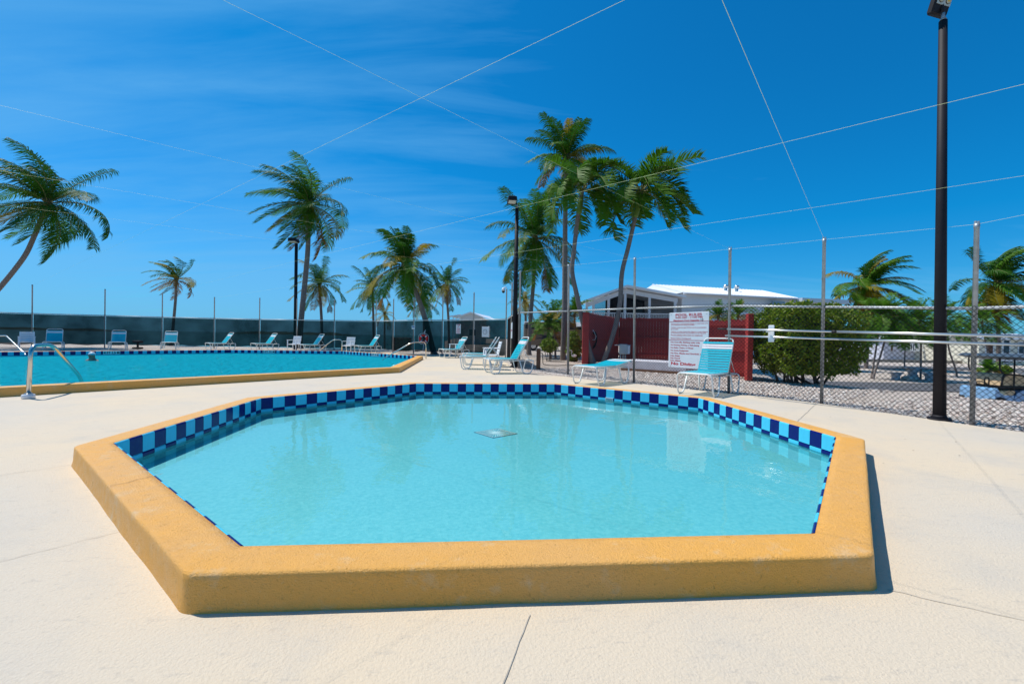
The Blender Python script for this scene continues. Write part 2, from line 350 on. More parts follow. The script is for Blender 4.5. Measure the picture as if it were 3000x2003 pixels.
# ------------------------------------------------------------------ plan of the place
POOL = [Vector((p[0], p[1])) for p in ((-3.187, 3.522), (-1.139, 1.863), (1.458, 2.088), (3.139, 4.229), (2.966, 6.918), (.85, 8.617), (-1.801, 8.28), (-3.469, 6.068))]
BIGP = [Vector(p) for p in ((-3.44, 12.44), (-4.22, 19.48), (-9.19, 23.66), (-14.6, 22.57), (-25.0, 10.41), (-25.2, 5.2), (-21.0, .4), (-13.57, .06))]
DECK = [Vector(p) for p in ((7.6, -7), (7.3, 1), (6.33, 5.35), (6.1, 5.8), (5.68, 6.88), (5.36, 7.58), (5.0, 8.3), (4.45, 8.8), (3.79, 9.45), (2.98, 10.43), (2.05, 11.1), (1.46, 12.1), (.55, 12.5), (.30, 13.2), (.05, 15), (-.2, 18), (-.75, 21.2), (-2.2, 22.6), (-4.6, 23.7), (-7.2, 25.9), (-9, 26.7), (-15.2, 25.7), (-21.5, 20.6), (-32, 9), (-32, -7))]
WZ = RH-.19
def inpoly(p, poly):
    c = False; n = len(poly)
    for i in range(n):
        a, b = poly[i], poly[i-1]
        if (a[1] > p[1]) != (b[1] > p[1]) and p[0] < (b[0]-a[0])*(p[1]-a[1])/(b[1]-a[1])+a[0]: c = not c
    return c
def edist(p, poly):
    best = 1e9; n = len(poly); p = Vector((p[0], p[1]))
    for i in range(n):
        a, b = poly[i-1], poly[i]; ab = b-a; t = max(0, min(1, (p-a).dot(ab)/ab.length_squared)); best = min(best, (p-(a+ab*t)).length)
    return best
def gz(x, y):                                               # ground height
    d = .847*(x-.25)+.53*(y-15); q = x/max(y, .5)
    z = -.03-1.08*smooth((d-4.5)/3.0)*smooth((q-.57)/.12)
    z -= 3.0*smooth((y-33)/9)*smooth((-.12-x/max(y, 1))/.06)
    return z
def offset_ring(poly, d, rnd, nseg, seg=.12, arc=4):
    """points of a closed ring at distance d outside poly: straight edges resampled, corners rounded"""
    n = len(poly); out = []
    ctr = sum(poly, Vector((0, 0)))/n
    nor = []
    for i in range(n):
        e = poly[(i+1) % n]-poly[i]; nn = Vector((e.y, -e.x)).normalized()
        if nn.dot((poly[i]+poly[(i+1) % n])/2-ctr) < 0: nn = -nn
        nor.append(nn)
    base = min(d, max(0., d-rnd)) if d > 0 else d
    rest = d-base
    mit = []
    for i in range(n):
        a, b = nor[i-1], nor[i]; mvec = (a+b); mvec = mvec/ mvec.length_squared*2; mit.append(poly[i]+mvec*base)
    for i in range(n):
        for k in range(arc+1):
            nn = (nor[i-1]*(1-k/arc)+nor[i]*(k/arc)).normalized(); out.append(mit[i]+nn*rest)
        a = mit[i]+nor[i]*rest; b = mit[(i+1) % n]+nor[i]*rest
        for k in range(1, nseg[i]): out.append(a.lerp(b, k/nseg[i]))
    return out

# ------------------------------------------------------------------ ground, deck, sea, roads
def poly_sheet(name, rings, z, ma, skirt=0.):
    vs3 = [[Vector((p[0], p[1], 0)) for p in r] for r in rings]
    flat = [p for r in vs3 for p in r]; tris = tessellate_polygon(vs3)
    mb = MB(); mb.v = [(p.x, p.y, z) for p in flat]
    for t in tris:
        a, b, c = (flat[i] for i in t)
        if (b-a).cross(c-a).z < 0: t = (t[0], t[2], t[1])
        mb.f.append(tuple(t)); mb.m.append(0); mb.sm.append(False)
    if skirt:
        r = rings[0]; n = len(r)
        for i in range(n):
            a, b = r[i], r[(i+1) % n]; mb.quad((a[0], a[1], z-skirt), (b[0], b[1], z-skirt), (b[0], b[1], z), (a[0], a[1], z))
    return mb.build(name, ma)
def inset(poly, d):
    return offset_ring(poly, d, 0, [1]*len(poly), arc=1)
dk = struct(poly_sheet('deck', [DECK, inset(POOL, .12), inset(BIGP, .12)], 0., M_deck, .12))

xs = sorted(set([round(v, 2) for v in np.concatenate([np.arange(-120, -36, 4.), np.arange(-36, 20, .6), np.arange(20, 120, 3.)])]))
ys = sorted(set([round(v, 2) for v in np.concatenate([np.arange(-12, 46, .6), np.arange(46, 240, 5.)])]))
mb = MB(); nx = len(xs)
for y in ys:
    for x in xs:
        z = gz(x, y)
        if -33 < x < 9 and -8 < y < 28 and inpoly((x, y), DECK) and edist((x, y), DECK) > .55: z = -2.6
        mb.v.append((x, y, z))
for j in range(len(ys)-1):
    for i in range(nx-1):
        mb.f.append((j*nx+i, j*nx+i+1, (j+1)*nx+i+1, (j+1)*nx+i)); mb.m.append(0); mb.sm.append(True)
ground = struct(mb.build('ground', M_gravel))
mb = MB(); mb.quad((-9000, 30, -1.75), (9000, 30, -1.75), (9000, 9000, -1.75), (-9000, 9000, -1.75)); mb.quad((-9000, -9000, -1.8), (9000, -9000, -1.8), (9000, 30, -1.8), (-9000, 30, -1.8))
struct(mb.build('sea', M_sea))
def strip(name, pts, w, ma, z=.02, n=1):
    mb = MB()
    for i in range(len(pts)-1):
        a, b = Vector(pts[i]), Vector(pts[i+1]); d = (b-a).normalized(); s = Vector((-d.y, d.x))*w/2
        k = max(1, int((b-a).length/1.5))
        for q in range(k):
            p, p2 = a.lerp(b, q/k), a.lerp(b, (q+1)/k); c = [p-s, p2-s, p2+s, p+s]
            mb.quad(*[(v.x, v.y, gz(v.x, v.y)+z) for v in c])
    return struct(mb.build(name, ma))
strip('road', [(14.5, 22.4), (60, 21)], 4.2, M_asphalt, .03)
strip('road', [(21, 41), (90, 38)], 5, M_asphalt, .03)
# mangrove islands out at sea, seen through the windscreen
def island(x0, x1, Y, h):
    mb = MB(); n = 40; prof = []
    for i in range(n+1):
        t = i/n; env = min(1, 6*t, 6*(1-t)); prof.append((x0+(x1-x0)*t, h*env*(.65+.35*noise.noise((t*11, x0*.01, 0))+.2*noise.noise((t*37, 3, 0)))))
    for k, (dyy, s) in enumerate(((0, .0), (18, .7), (45, 1), (80, .6), (110, 0))):
        for (x, hh) in prof: mb.v.append((x, Y+dyy, -1.9+hh*s*(1+.25*noise.noise((x*.05, dyy, 1)))))
    for k in range(4):
        for i in range(n): mb.f.append((k*(n+1)+i, k*(n+1)+i+1, (k+1)*(n+1)+i+1, (k+1)*(n+1)+i)); mb.m.append(0); mb.sm.append(False)
    return struct(mb.build('island', M_mangrove))
island(XY(-250, 900).x, XY(300, 900).x, 900, 8.0)
island(XY(632, 900).x, XY(1025, 900).x, 900, 9.0)

# deck joints and cracks
def crack(a, b, w, amp, seed, z=.0035):
    a, b = gd(*a), gd(*b); n = max(6, int((b-a).length/.05)); mb = MB(); d = (b-a).normalized(); s = Vector((-d.y, d.x, 0)); P = []
    for i in range(n+1):
        t = i/n; p = a.lerp(b, t)+s*amp*(noise.noise((t*9, seed, 0))+.4*noise.noise((t*40, seed, 5))); ww = w*(.65+.5*noise.noise((t*23, seed, 9))); P.append((p-s*ww/2, p+s*ww/2))
    for i in range(n): mb.quad(*[(q.x, q.y, z) for q in (P[i][0], P[i+1][0], P[i+1][1], P[i][1])])
    mb.build('joint', M_crack, dk)
crack((1437, 2100), (1553, 1801), .0055, .010, 1); crack((2600, 1728), (3080, 1835), .006, .03, 2)
crack((-60, 1402), (206, 1362), .006, .02, 3); crack((-80, 1665), (400, 1545), .004, .02, 4); crack((2390, 1183), (2330, 1240), .012, .01, 5)
crack((120, 1218), (700, 1185), .006, .05, 6)

# ------------------------------------------------------------------ pools
def pool_coping(poly, parent, w=.222, segl=.10, amp=.005):
    n = len(poly); ns = [max(2, int((poly[(i+1) % n]-poly[i]).length/segl)) for i in range(n)]
    prof = [(-.004, RH-.02), (.002, RH-.002), (.05, RH), (.12, RH+.001), (w-.03, RH), (w-.0125, RH-.0005), (w-.004, RH-.0035), (w, RH-.0115), (w+.001, RH-.03), (w+.005, .04), (w+.012, .004), (w+.02, -.06)]
    mb = MB(); cnt = None
    for k, (d, z) in enumerate(prof):
        ring = offset_ring(poly, d, .10, ns, arc=6); cnt = len(ring)
        for i, p in enumerate(ring):
            e = noise.noise((p.x*1.3, p.y*1.3, 3))+.5*noise.noise((p.x*5, p.y*5, 8)); out = (p-sum(poly, Vector((0, 0)))/n).normalized()
            q = p+out*(amp*e*(1.8 if k > 9 else 1) if k > 3 else 0); mb.v.append((q.x, q.y, z+(.35*amp*e if 1 < k < 8 else 0)))
    for k in range(len(prof)-1):
        for i in range(cnt):
            j = (i+1) % cnt; mb.f.append((k*cnt+i, k*cnt+j, (k+1)*cnt+j, (k+1)*cnt+i)); mb.m.append(0); mb.sm.append(True)
    o = mb.build('coping', M_cope, parent)
    bm = bmesh.new(); bm.from_mesh(o.data); bmesh.ops.recalc_face_normals(bm, faces=bm.faces); bm.to_mesh(o.data); bm.free()
    return o
def tile_mesh(name, ma, h=.1515):
    # unit-wide tile (x -.5...5), front face towards -y, top edge rolled over
    mb = MB(); t = .012; pr = [(-t, -h), (-t, -.014), (-t+.002, -.007), (-t+.006, -.002), (-t+.011, 0), (.004, 0), (.004, -h)]
    n = len(pr); e = .489
    for x in (-e, e):
        for (y, z) in pr: mb.v.append((x, y, z))
    for i in range(n-1): mb.f.append((i, n+i, n+i+1, i+1)); mb.m.append(0); mb.sm.append(False)
    mb.f.append(tuple(range(n))); mb.f.append(tuple(range(2*n-1, n-1, -1))); mb.m += [0, 0]; mb.sm += [False, False]
    return mb.mesh(name, ma)
TL, TD, TW = tile_mesh('tile', M_tileL), tile_mesh('tile', M_tileD), tile_mesh('tile', M_tileW)
TL2, TD2 = tile_mesh('tile', M_tileL, .041), tile_mesh('tile', M_tileD, .041)
def tile_edge(a, b, parent, start, rows, cnt=None, inner=None, white=(), tw=.1545, dz=0.):
    e = b-a; L_ = e.length; n = cnt or max(1, round(L_/tw)); w = L_/n; d = e/L_
    nn = Vector((-d.y, d.x))
    if nn.dot(inner-(a+b)/2) < 0: nn = -nn
    ang = math.atan2(-nn.x, nn.y)                          # local -y must look along nn
    ang = math.atan2(nn.y, nn.x)+math.pi/2
    for r in range(rows):
        for i in range(n):
            c = a+d*(i+.5)*w+nn*.0
            dark = (i+start+r) % 2 == 0
            me = (TD if dark else TL) if r == 0 else (TD2 if dark else TL2)
            o = bpy.data.objects.new('tile', me); C.objects.link(o); o.parent = parent
            o.location = Vector((c.x, c.y, RH+.0005-dz-r*.1545))-wloc(parent); o.rotation_euler = (0, 0, ang); o.scale = (w, 1, 1)
    return n
pool = thing('wading_pool', 'octagonal wading pool with wide ochre coping and blue checkered tile band', 'pool', (-.17, 5.15, 0))
pool_coping(POOL, pool)
ctr = sum(POOL, Vector((0, 0)))/8
st = 0
for i in range(8):
    n = tile_edge(POOL[i], POOL[(i+1) % 8], pool, st, 2, 17, ctr, dz=.010 if i == 1 else 0.); st += n
FZ = RH-.272
mb = MB(); ring = inset(POOL, .004)
for i in range(len(ring)):
    a, b = ring[i], ring[(i+1) % len(ring)]
    mb.quad((a.x, a.y, RH-.2), (b.x, b.y, RH-.2), (b.x, b.y, RH-.012), (a.x, a.y, RH-.012))
mb.build('grout', M_grout, pool)
mb = MB(); ring = inset(POOL, -.004)
for i in range(len(ring)):
    a, b = ring[i], ring[(i+1) % len(ring)]
    mb.quad((a.x, a.y, FZ-.02), (b.x, b.y, FZ-.02), (b.x, b.y, RH-.197), (a.x, a.y, RH-.197))
mb.build('basin_wall', M_floor, pool)
nb = MB(); big_f = inset(POOL, .03)
nb.add([(p.x, p.y, FZ) for p in big_f], [tuple(range(len(big_f)))]); nb.build('pool_floor', M_floor, pool)
def cope_crack(a, b, seed):
    a, b = gd(*a, RH), gd(*b, RH); n = 24; mb = MB(); d = (b-a).normalized(); s_ = Vector((-d.y, d.x, 0)); P = []
    for i in range(n+1):
        t = i/n; p = a.lerp(b, t)+s_*.02*(noise.noise((t*5, seed, 0))+.5*noise.noise((t*19, seed, 4))); w_ = .0035*(.5+.6*abs(noise.noise((t*11, seed, 2)))); P.append((p-s_*w_, p+s_*w_))
    for i in range(n): mb.quad(*[(q.x, q.y, RH+.0045) for q in (P[i][0], P[i+1][0], P[i+1][1], P[i][1])])
    mb.build('hairline_crack', mat('coping_crack', (.30, .15, .04), .9), pool)
cope_crack((322, 1426), (478, 1388), 1)
# floor drain: square cover, corner towards the camera, radial bars
dc = Vector((-.18, 5.37, FZ)); ang = rad(45-4); Rz = Matrix.Rotation(ang, 3, 'Z'); mb = MB()
for k in range(4):
    R4 = Matrix.Rotation(ang+k*math.pi/2, 3, 'Z'); mb.box(dc+R4 @ Vector((.185, 0, .003)), (.010, .380, .006), 0, R4)
dr = mb.build('drain_frame', mat('drain_frame_dark', (.10, .12, .11), .6), pool)
mb = MB()
for k in range(4):
    R4 = Matrix.Rotation(ang+k*math.pi/2, 3, 'Z'); mb.box(dc+R4 @ Vector((.172, 0, .004)), (.010, .35, .006), 0, R4)
for k in range(36):
    a = k*math.pi/18; ca, sa = math.cos(a), math.sin(a); rr = .165/max(abs(math.cos(a)), abs(math.sin(a)))
    R4 = Matrix.Rotation(ang+a, 3, 'Z'); mb.box(dc+R4 @ Vector(((rr+.03)/2, 0, .004)), (rr-.03, .0065, .006), 0, R4)
mb.tube([dc+Vector((0, 0, .002)), dc+Vector((0, 0, .010))], .035, 12)
mb.build('drain_grate', mat('drain_grate_white', (.62, .72, .70), .5), pool)
mb = MB(); mb.box(dc+Vector((0, 0, .001)), (.36, .36, .002), 0, Rz); mb.build('drain_pit', mat('drain_pit', (.05, .30, .33), .8), pool)
# return grille at the waterline of the back-right wall
a, b = POOL[4], POOL[5]; e = (b-a).normalized(); nn = Vector((-e.y, e.x)); nn = nn if nn.dot(ctr-a) > 0 else -nn
g0 = a.lerp(b, .565)+nn*.016; mb = MB(); Rg = Matrix.Rotation(math.atan2(e.y, e.x), 3, 'Z')
mb.box((g0.x, g0.y, RH-.172), (.15, .008, .052), 0, Rg)
for k in range(7): mb.box(Vector((g0.x, g0.y, RH-.172))+Rg @ Vector(((k-3)*.02, 0, 0))+Vector((nn.x, nn.y, 0))*.005, (.008, .004, .036), 1, Rg)
mb.build('return_grille', [M_plastic, M_ink], pool)
def water_sheet(name, poly, ma, z):
    mb = MB(); r = inset(poly, -.012); mb.add([(p.x, p.y, z) for p in r], [tuple(range(len(r)))]); o = mb.build(name, ma)
    if o.data.polygons[0].normal.z < 0: o.data.flip_normals()
    return struct(o)
water_sheet('pool_water', POOL, water_mat('wading_pool_water', (.90, 1.0, .995), 2.2, .12, 1.37, 0., (1, 1, 1), .03), WZ)

bp_ = thing('swimming_pool', 'large swimming pool with raised ochre coping and checkered waterline tiles', 'pool', (-12, 14, 0))
pool_coping(BIGP, bp_, .27, .35, .004)
bc = Vector((-12.5, 14.5))
E1 = BIGP[3]+(BIGP[4]-BIGP[3]).normalized()*9.3
tile_edge(BIGP[3], E1, bp_, 0, 1, None, bc); tile_edge(BIGP[2], BIGP[3], bp_, 1, 1, None, bc); tile_edge(BIGP[1], BIGP[2], bp_, 1, 1, None, bc)
mb = MB(); ring = inset(BIGP, .004)
for i in range(len(ring)):
    a, b = ring[i], ring[(i+1) % len(ring)]; mb.quad((a.x, a.y, -1.25), (b.x, b.y, -1.25), (b.x, b.y, RH-.012), (a.x, a.y, RH-.012))
mb.build('pool_wall', M_floor2, bp_)
mb = MB(); r = inset(BIGP, .03); mb.add([(p.x, p.y, -1.2) for p in r], [tuple(range(len(r)))]); o = mb.build('pool_floor', M_floor2, bp_)
if o.data.polygons[0].normal.z < 0: o.data.flip_normals()
water_sheet('pool_water', BIGP, water_mat('swimming_pool_water', (.22, .86, .95), 4.2, 1.0, 1.22, .03, (1, 1, 1), .30, .5, (.01, .42, .52), .74), WZ)
# depth marks on the far wall
def depth_mark(body, sx0, sx1, a, b, parent):
    e = (b-a); d = e.normalized(); nn = Vector((-d.y, d.x)); nn = nn if nn.dot(bc-a) > 0 else -nn
    def hit(sx):
        q = at(sx, 1028, 10); k = q.x/q.y   # x = k y
        t = (k*a.y-a.x)/(e.x-k*e.y); return a+e*t
    p0, p1 = hit(sx0), hit(sx1)
    if (p1-p0).dot(Vector((1, 0))) < 0: p0, p1 = p1, p0
    dd = (p1-p0).normalized(); w = (p1-p0).length; ang = math.atan2(dd.y, dd.x); R = Matrix.Rotation(ang, 3, 'Z'); cc = (p0+p1)/2+nn*.0145
    mb = MB(); mb.bev((cc.x, cc.y, RH-.076), (w, .008, .145), .003, 0, R); pl = mb.build('depth_marker', M_tileW, parent)
    me = text_mesh(body, .15, .004, 'CENTER', w*.92); me.materials.append(M_ink); t = link('lettering', me, pl)
    cc = cc+nn*.0075; t.location = Vector((cc.x, cc.y, RH-.126))-wloc(pl); t.rotation_euler = (math.pi/2, 0, ang)
depth_mark('4 FT 1.5 M', 302, 352, BIGP[3], E1, bp_); depth_mark('3 FT .91 M', 770, 806, BIGP[2], BIGP[3], bp_); depth_mark('3 FT .91 M', 1088, 1110, BIGP[1], BIGP[2], bp_)

# ------------------------------------------------------------------ hand rails
def handrail(label, pts, r=.024, collar=None, filr=.14):
    base = Vector(pts[0]); t = thing('handrail', label, 'handrail', (base.x, base.y, 0), 0, 'stainless pool handrails')
    mb = MB(); mb.tube(fillet(pts, filr, 6), r, 10); mb.build('rail_tube', M_steel, t)
    if collar:
        mb = MB(); b = Vector((base.x, base.y, 0)); mb.tube([b, b+Vector((0, 0, .055)), b+Vector((0, 0, .07))], [.075, .075, .06], 18); mb.build('base_cover', M_plastic, t)
        mb = MB(); mb.tube([b+Vector((0, 0, .07)), b+Vector((0, 0, .082))], [.062, .04], 18); mb.build('collar', M_steel, t)
b0 = gd(83, 1167)
handrail('nearest steel handrail with white round base in front of the ochre kerb', [(b0.x, b0.y, 0), at(91, 1012, b0.y+.02), at(153, 1009, b0.y+.55), at(240, 1110, b0.y+1.25), Vector((at(246, 1126, b0.y+1.3).x, b0.y+1.3, -.6))], .028, True, .16)
q = at(77, 1040, 17.2)
handrail('leftmost handrail cut by the picture edge, sloping into the pool', [at(-75, 1040, 18.2)*1.0, at(-72, 984, 18.2), at(18, 983, 17.9), q, (q.x, q.y, -.6)], .024, None, .08)
q = gd(923, 1036, WZ); b1 = XY(1002, 23.9)
handrail('handrail on the far pool edge between a white chair and a lounger', [(b1.x, b1.y, 0), at(1002, 994, 23.9), at(975, 995, 23.7), q, (q.x, q.y, -.6)], .024, None, .16)
q = gd(1116, 1055, WZ); b1 = gd(1248, 1051)
handrail('handrail at the pool corner below the red life ring', [(b1.x, b1.y, 0), at(1248, 1001, b1.y), at(1207.5, 1002, b1.y-.6), q, (q.x, q.y, -.6)], .024, None, .22)

# ------------------------------------------------------------------ loungers and chairs
def strap_mesh(name, ma, w=.60, d=.042):
    mb = MB(); n = 6; t = .005
    for i in range(n+1):
        x = -w/2+w*i/n; sag = -.006*math.sin(math.pi*i/n)
        mb.v += [(x, -d/2, sag), (x, d/2, sag), (x, d/2, sag+t), (x, -d/2, sag+t)]
    for i in range(n):
        for k in range(4): j = (k+1) % 4; mb.f.append((i*4+k, (i+1)*4+k, (i+1)*4+j, i*4+j)); mb.m.append(0); mb.sm.append(False)
    mb.f += [(0, 1, 2, 3), (n*4+3, n*4+2, n*4+1, n*4)]; mb.m += [0, 0]; mb.sm += [False, False]
    for s in (-1, 1):                                      # the strap wraps round the side tube
        x = s*w/2; mb.box((x, 0, -.018), (.004, d, .046)); 
    return mb.mesh(name, ma)
ST, SW = strap_mesh('strap', M_turq), strap_mesh('strap', M_wstrap)
def lounger(label, loc, head, back_deg, detail=True, SH=.43):
    """local: foot bar at y=0, head towards +y; head = world direction of the head end"""
    rz = math.atan2(head[1], head[0])-math.pi/2
    t = thing('sun_lounger', label, 'sun lounger', (loc[0], loc[1], 0), rz, 'strap sun loungers round the pools')
    r = .0165; W2 = .335
    def u_path(y0, y1, y2, y3, z0):                        # leg loop: from cross bar down, runner, up again
        half = [(W2*.30, y0, z0), (W2, y0, z0), (W2+.01, y1, r), (W2+.01, y2, r), (W2-.02, y3, SH-.055)]
        return half
    def loop(ys_, name):
        h = u_path(*ys_); pts = [(-p[0], p[1], p[2]) for p in reversed(h)]+h
        mb = MB(); mb.tube(fillet(pts, .09, 5), r, 8); mb.build(name, M_white, t, True)
    loop((0., .07, .30, .40, SH-.01), 'foot_frame'); loop((1.34, 1.26, 1.02, .92, SH-.045), 'head_frame')
    for s in (-1, 1):
        mb = MB(); mb.tube([(s*.30, .02, SH-.012), (s*.30, .84, SH-.012)], .014, 8); mb.build('side_rail', M_white, t, True)
        mb = MB(); mb.tube(fillet([(s*.285, .10, SH-.03), (s*.285, .22, SH-.07), (s*.285, .72, SH-.07), (s*.30, .84, SH-.05), (s*.31, 1.30, SH-.05)], .06, 4), .011, 6); mb.build('under_rail', M_white, t, True)
    a = rad(back_deg); BL = .74; cy, cz = math.cos(a), math.sin(a); hy, hz = .84, SH-.01
    bp = lambda x, q: (x, hy+cy*q, hz+cz*q)
    mb = MB(); mb.tube(fillet([bp(-.295, 0), bp(-.295, BL), bp(.295, BL), bp(.295, 0)], .1, 6), .0145, 8); mb.build('back_frame', M_white, t, True)
    if back_deg > 25:
        for s in (-1, 1):
            mb = MB(); mb.tube([bp(s*.27, BL*.50), (s*.285, 1.24, SH-.045)], .008, 6); mb.build('brace', M_white, t, True)
    specs = []
    n1 = 14
    for i in range(n1):
        specs.append(((0, .085+i*.0545, SH+.003), 0., i == 1))
    n2 = 12
    for i in range(n2):
        q = .035+i*.0545; specs.append((bp(0, q), a, i in (n2-2, n2-3)))
    if detail:
        for (p, an, wht) in specs:
            o = bpy.data.objects.new('strap', SW if wht else ST); C.objects.link(o); o.parent = t
            o.location = Vector(p)+Vector((0, -math.sin(an)*.014, math.cos(an)*.014)) if an else p; o.rotation_euler = (an, 0, 0)
    else:
        for nm, sel in (('turquoise_webbing', False), ('white_webbing', True)):
            mb = MB()
            for (p, an, wht) in specs:
                if wht != sel: continue
                mb.box(p, (.61, .047, .008), 0, Matrix.Rotation(an, 3, 'X'))
            stuff(mb.build(nm, M_wstrap if sel else M_turq, t, True))
    return t
def hd(x, y): v = Vector((x, y)).normalized(); return (v.x, v.y)
def foot(sx, Y): p = XY(sx, Y); return (p.x, p.y)
lounger('turquoise strap lounger with raised back in front of the rules sign', ((3.25+3.73)/2-.02, (8.63+8.11)/2-.03), hd(.735, .68), 68)
lounger('turquoise strap lounger lying nearly flat below the leaning palm trunks', ((1.42+1.93)/2-.03, (10.17+9.75)/2-.03), hd(.72, .69), 9)
lounger('raised strap lounger standing nearest the corner fence post and timber post', (-.74, 12.66), hd(.95, .31), 60)
lounger('strap lounger seen edge-on, its back beside the edge-on sign, front one of two', (-1.66, 14.3), hd(1, .03), 57)
lounger('strap lounger seen edge-on, rear one of two behind the arm chair', (foot(1357, 16.4)[0], 16.5), hd(1, .05), 58)
lounger('strap lounger with raised back below the swim at your own risk sign', (foot(1294, 21.3)[0], 21.2), hd(.86, .51), 55)
NV = hd(-.74, .67)
lounger('leftmost strap lounger facing the pool beside a white armchair', foot(153, 22.0), hd(-.66, .75), 60, False)
lounger('strap lounger facing the pool right of the swimmer', foot(342, 23.6), hd(-.60, .80), 58, False)
lounger('strap lounger facing the pool in front of the small yellow palm', foot(492, 25.0), hd(-.50, .87), 58, False)
lounger('side-on strap lounger left of the tall palm, farther from its light pole', foot(608, 25.0), hd(.58, .81), 55, False)
lounger('side-on strap lounger just left of the far light pole', foot(742, 25.8), hd(.58, .81), 55, False)
lounger('side-on strap lounger beside a white chair at the foot of the tall palm', foot(882, 25.4), hd(.66, .75), 56, False)
lounger('side-on strap lounger right of a white chair near the far pool corner', foot(1045, 24.9), hd(.78, .63), 56, False)

def armchair(label, loc, back):
    rz = math.atan2(back[1], back[0])-math.pi/2
    t = thing('armchair', label, 'chair', (loc[0], loc[1], 0), rz, 'white resin armchairs')
    mb = MB(); mb.bev((0, 0, .41), (.52, .50, .03), .012); mb.bev((0, -.24, .40), (.50, .04, .05), .012); mb.build('seat', M_plastic, t, True)
    for s in (-1, 1):
        mb = MB(); mb.tube([(s*.27, -.24, 0), (s*.265, -.22, .64)], [.024, .028], 6); mb.build('leg', M_plastic, t, True)
        mb = MB(); mb.tube([(s*.25, .30, 0), (s*.25, .22, .42)], [.022, .028], 6); mb.build('leg', M_plastic, t, True)
        mb = MB(); mb.bev((s*.275, .0, .655), (.06, .54, .028), .012); mb.build('armrest', M_plastic, t, True)
    R = Matrix.Rotation(rad(-14), 3, 'X'); o = Vector((0, .22, .42))
    for s in (-1, 1):
        mb = MB(); mb.bev(o+R @ Vector((s*.235, 0, .24)), (.05, .03, .50), .01, 0, R); mb.build('back_upright', M_plastic, t, True)
    for k in range(5):
        mb = MB(); w = .47 if k < 4 else .43; mb.bev(o+R @ Vector((0, -.004, .06+k*.095)), (w, .022, .082), .008, 0, R); mb.build('back_slat', M_plastic, t, True)
armchair('leftmost white armchair facing the pool beside a blue lounger', foot(79, 21.8), hd(-.72, .69))
armchair('white armchair at the foot of the tallest left palm', foot(862, 26.2), hd(.15, 1))
armchair('white armchair beside the handrail on the far pool edge', foot(1021, 25.2), hd(.12, 1))
armchair('white armchair beside the lounger under the swim at your own risk sign', foot(1338, 21.9), hd(.75, .65))
armchair('white armchair tucked behind the two edge-on loungers', foot(1440, 15.6), hd(.97, .2))

# ------------------------------------------------------------------ swimmer
sp = XY(271, 15.6)
person = thing('person', 'swimmer in white cap and dark goggles, shoulders above the pool water', 'person', (sp.x, sp.y, WZ))
me = bpy.data.meshes.new('body'); 
V = [(0, 0, -.75), (0, 0, -.45), (0, .0, -.16), (0, 0, -.03), (0, -.01, .10), (0, -.02, .19), (-.18, 0, -.02), (-.30, -.05, -.22), (-.33, -.28, -.30), (.18, 0, -.02), (.30, -.05, -.22), (.33, -.28, -.30), (-.12, 0, -1.1), (.12, 0, -1.1)]
Ed = [(0, 1), (1, 2), (2, 3), (3, 4), (4, 5), (3, 6), (6, 7), (7, 8), (3, 9), (9, 10), (10, 11), (0, 12), (0, 13)]
Rr = [.15, .15, .16, .085, .075, .098, .075, .05, .04, .075, .05, .04, .08, .08]
me.from_pydata(V, Ed, []); bo = link('body', me, person)
sk = bo.modifiers.new('skin', 'SKIN'); 
for i, v in enumerate(me.skin_vertices[0].data): v.radius = (Rr[i], Rr[i]*(.75 if i < 3 else 1)); v.use_root = (i == 0)
bo.modifiers.new('sub', 'SUBSURF').levels = 2; bo.modifiers['sub'].render_levels = 2
bpy.context.view_layer.update(); me2 = bpy.data.meshes.new_from_object(bo.evaluated_get(bpy.context.evaluated_depsgraph_get())); bo.modifiers.clear(); bo.data = me2
me2.materials.clear(); me2.materials.append(mat('skin', (.36, .19, .13), .5))
for p in me2.polygons: p.use_smooth = True
mb = MB(); mb.ball((0, -.025, .185), (.082, .098, .115), 0, 14, 10); mb.ball((0, -.125, .17), (.014, .02, .022)); mb.ball((0, -.105, .115), (.03, .014, .009), 1)
for s in (-1, 1): mb.ball((s*.083, -.01, .18), (.012, .022, .03))
mb.build('head', [MAT['skin'], mat('lips', (.30, .09, .08), .5)], person, True)
mb = MB(); mb.ball((0, -.012, .225), (.09, .106, .088), 0, 14, 8); mb.build('swim_cap', M_plastic, person, True)
mb = MB()
for s in (-1, 1): mb.ball((s*.036, -.108, .197), (.03, .02, .022))
mb.box((0, -.124, .197), (.02, .008, .008)); mb.tube([(math.sin(a)*.092, -.02-math.cos(a)*.098, .2) for a in [i*math.pi/6 for i in range(-6, 7)]], .007, 5)
mb.build('goggles', mat('goggle_lens', (.03, .10, .10), .1), person, True)

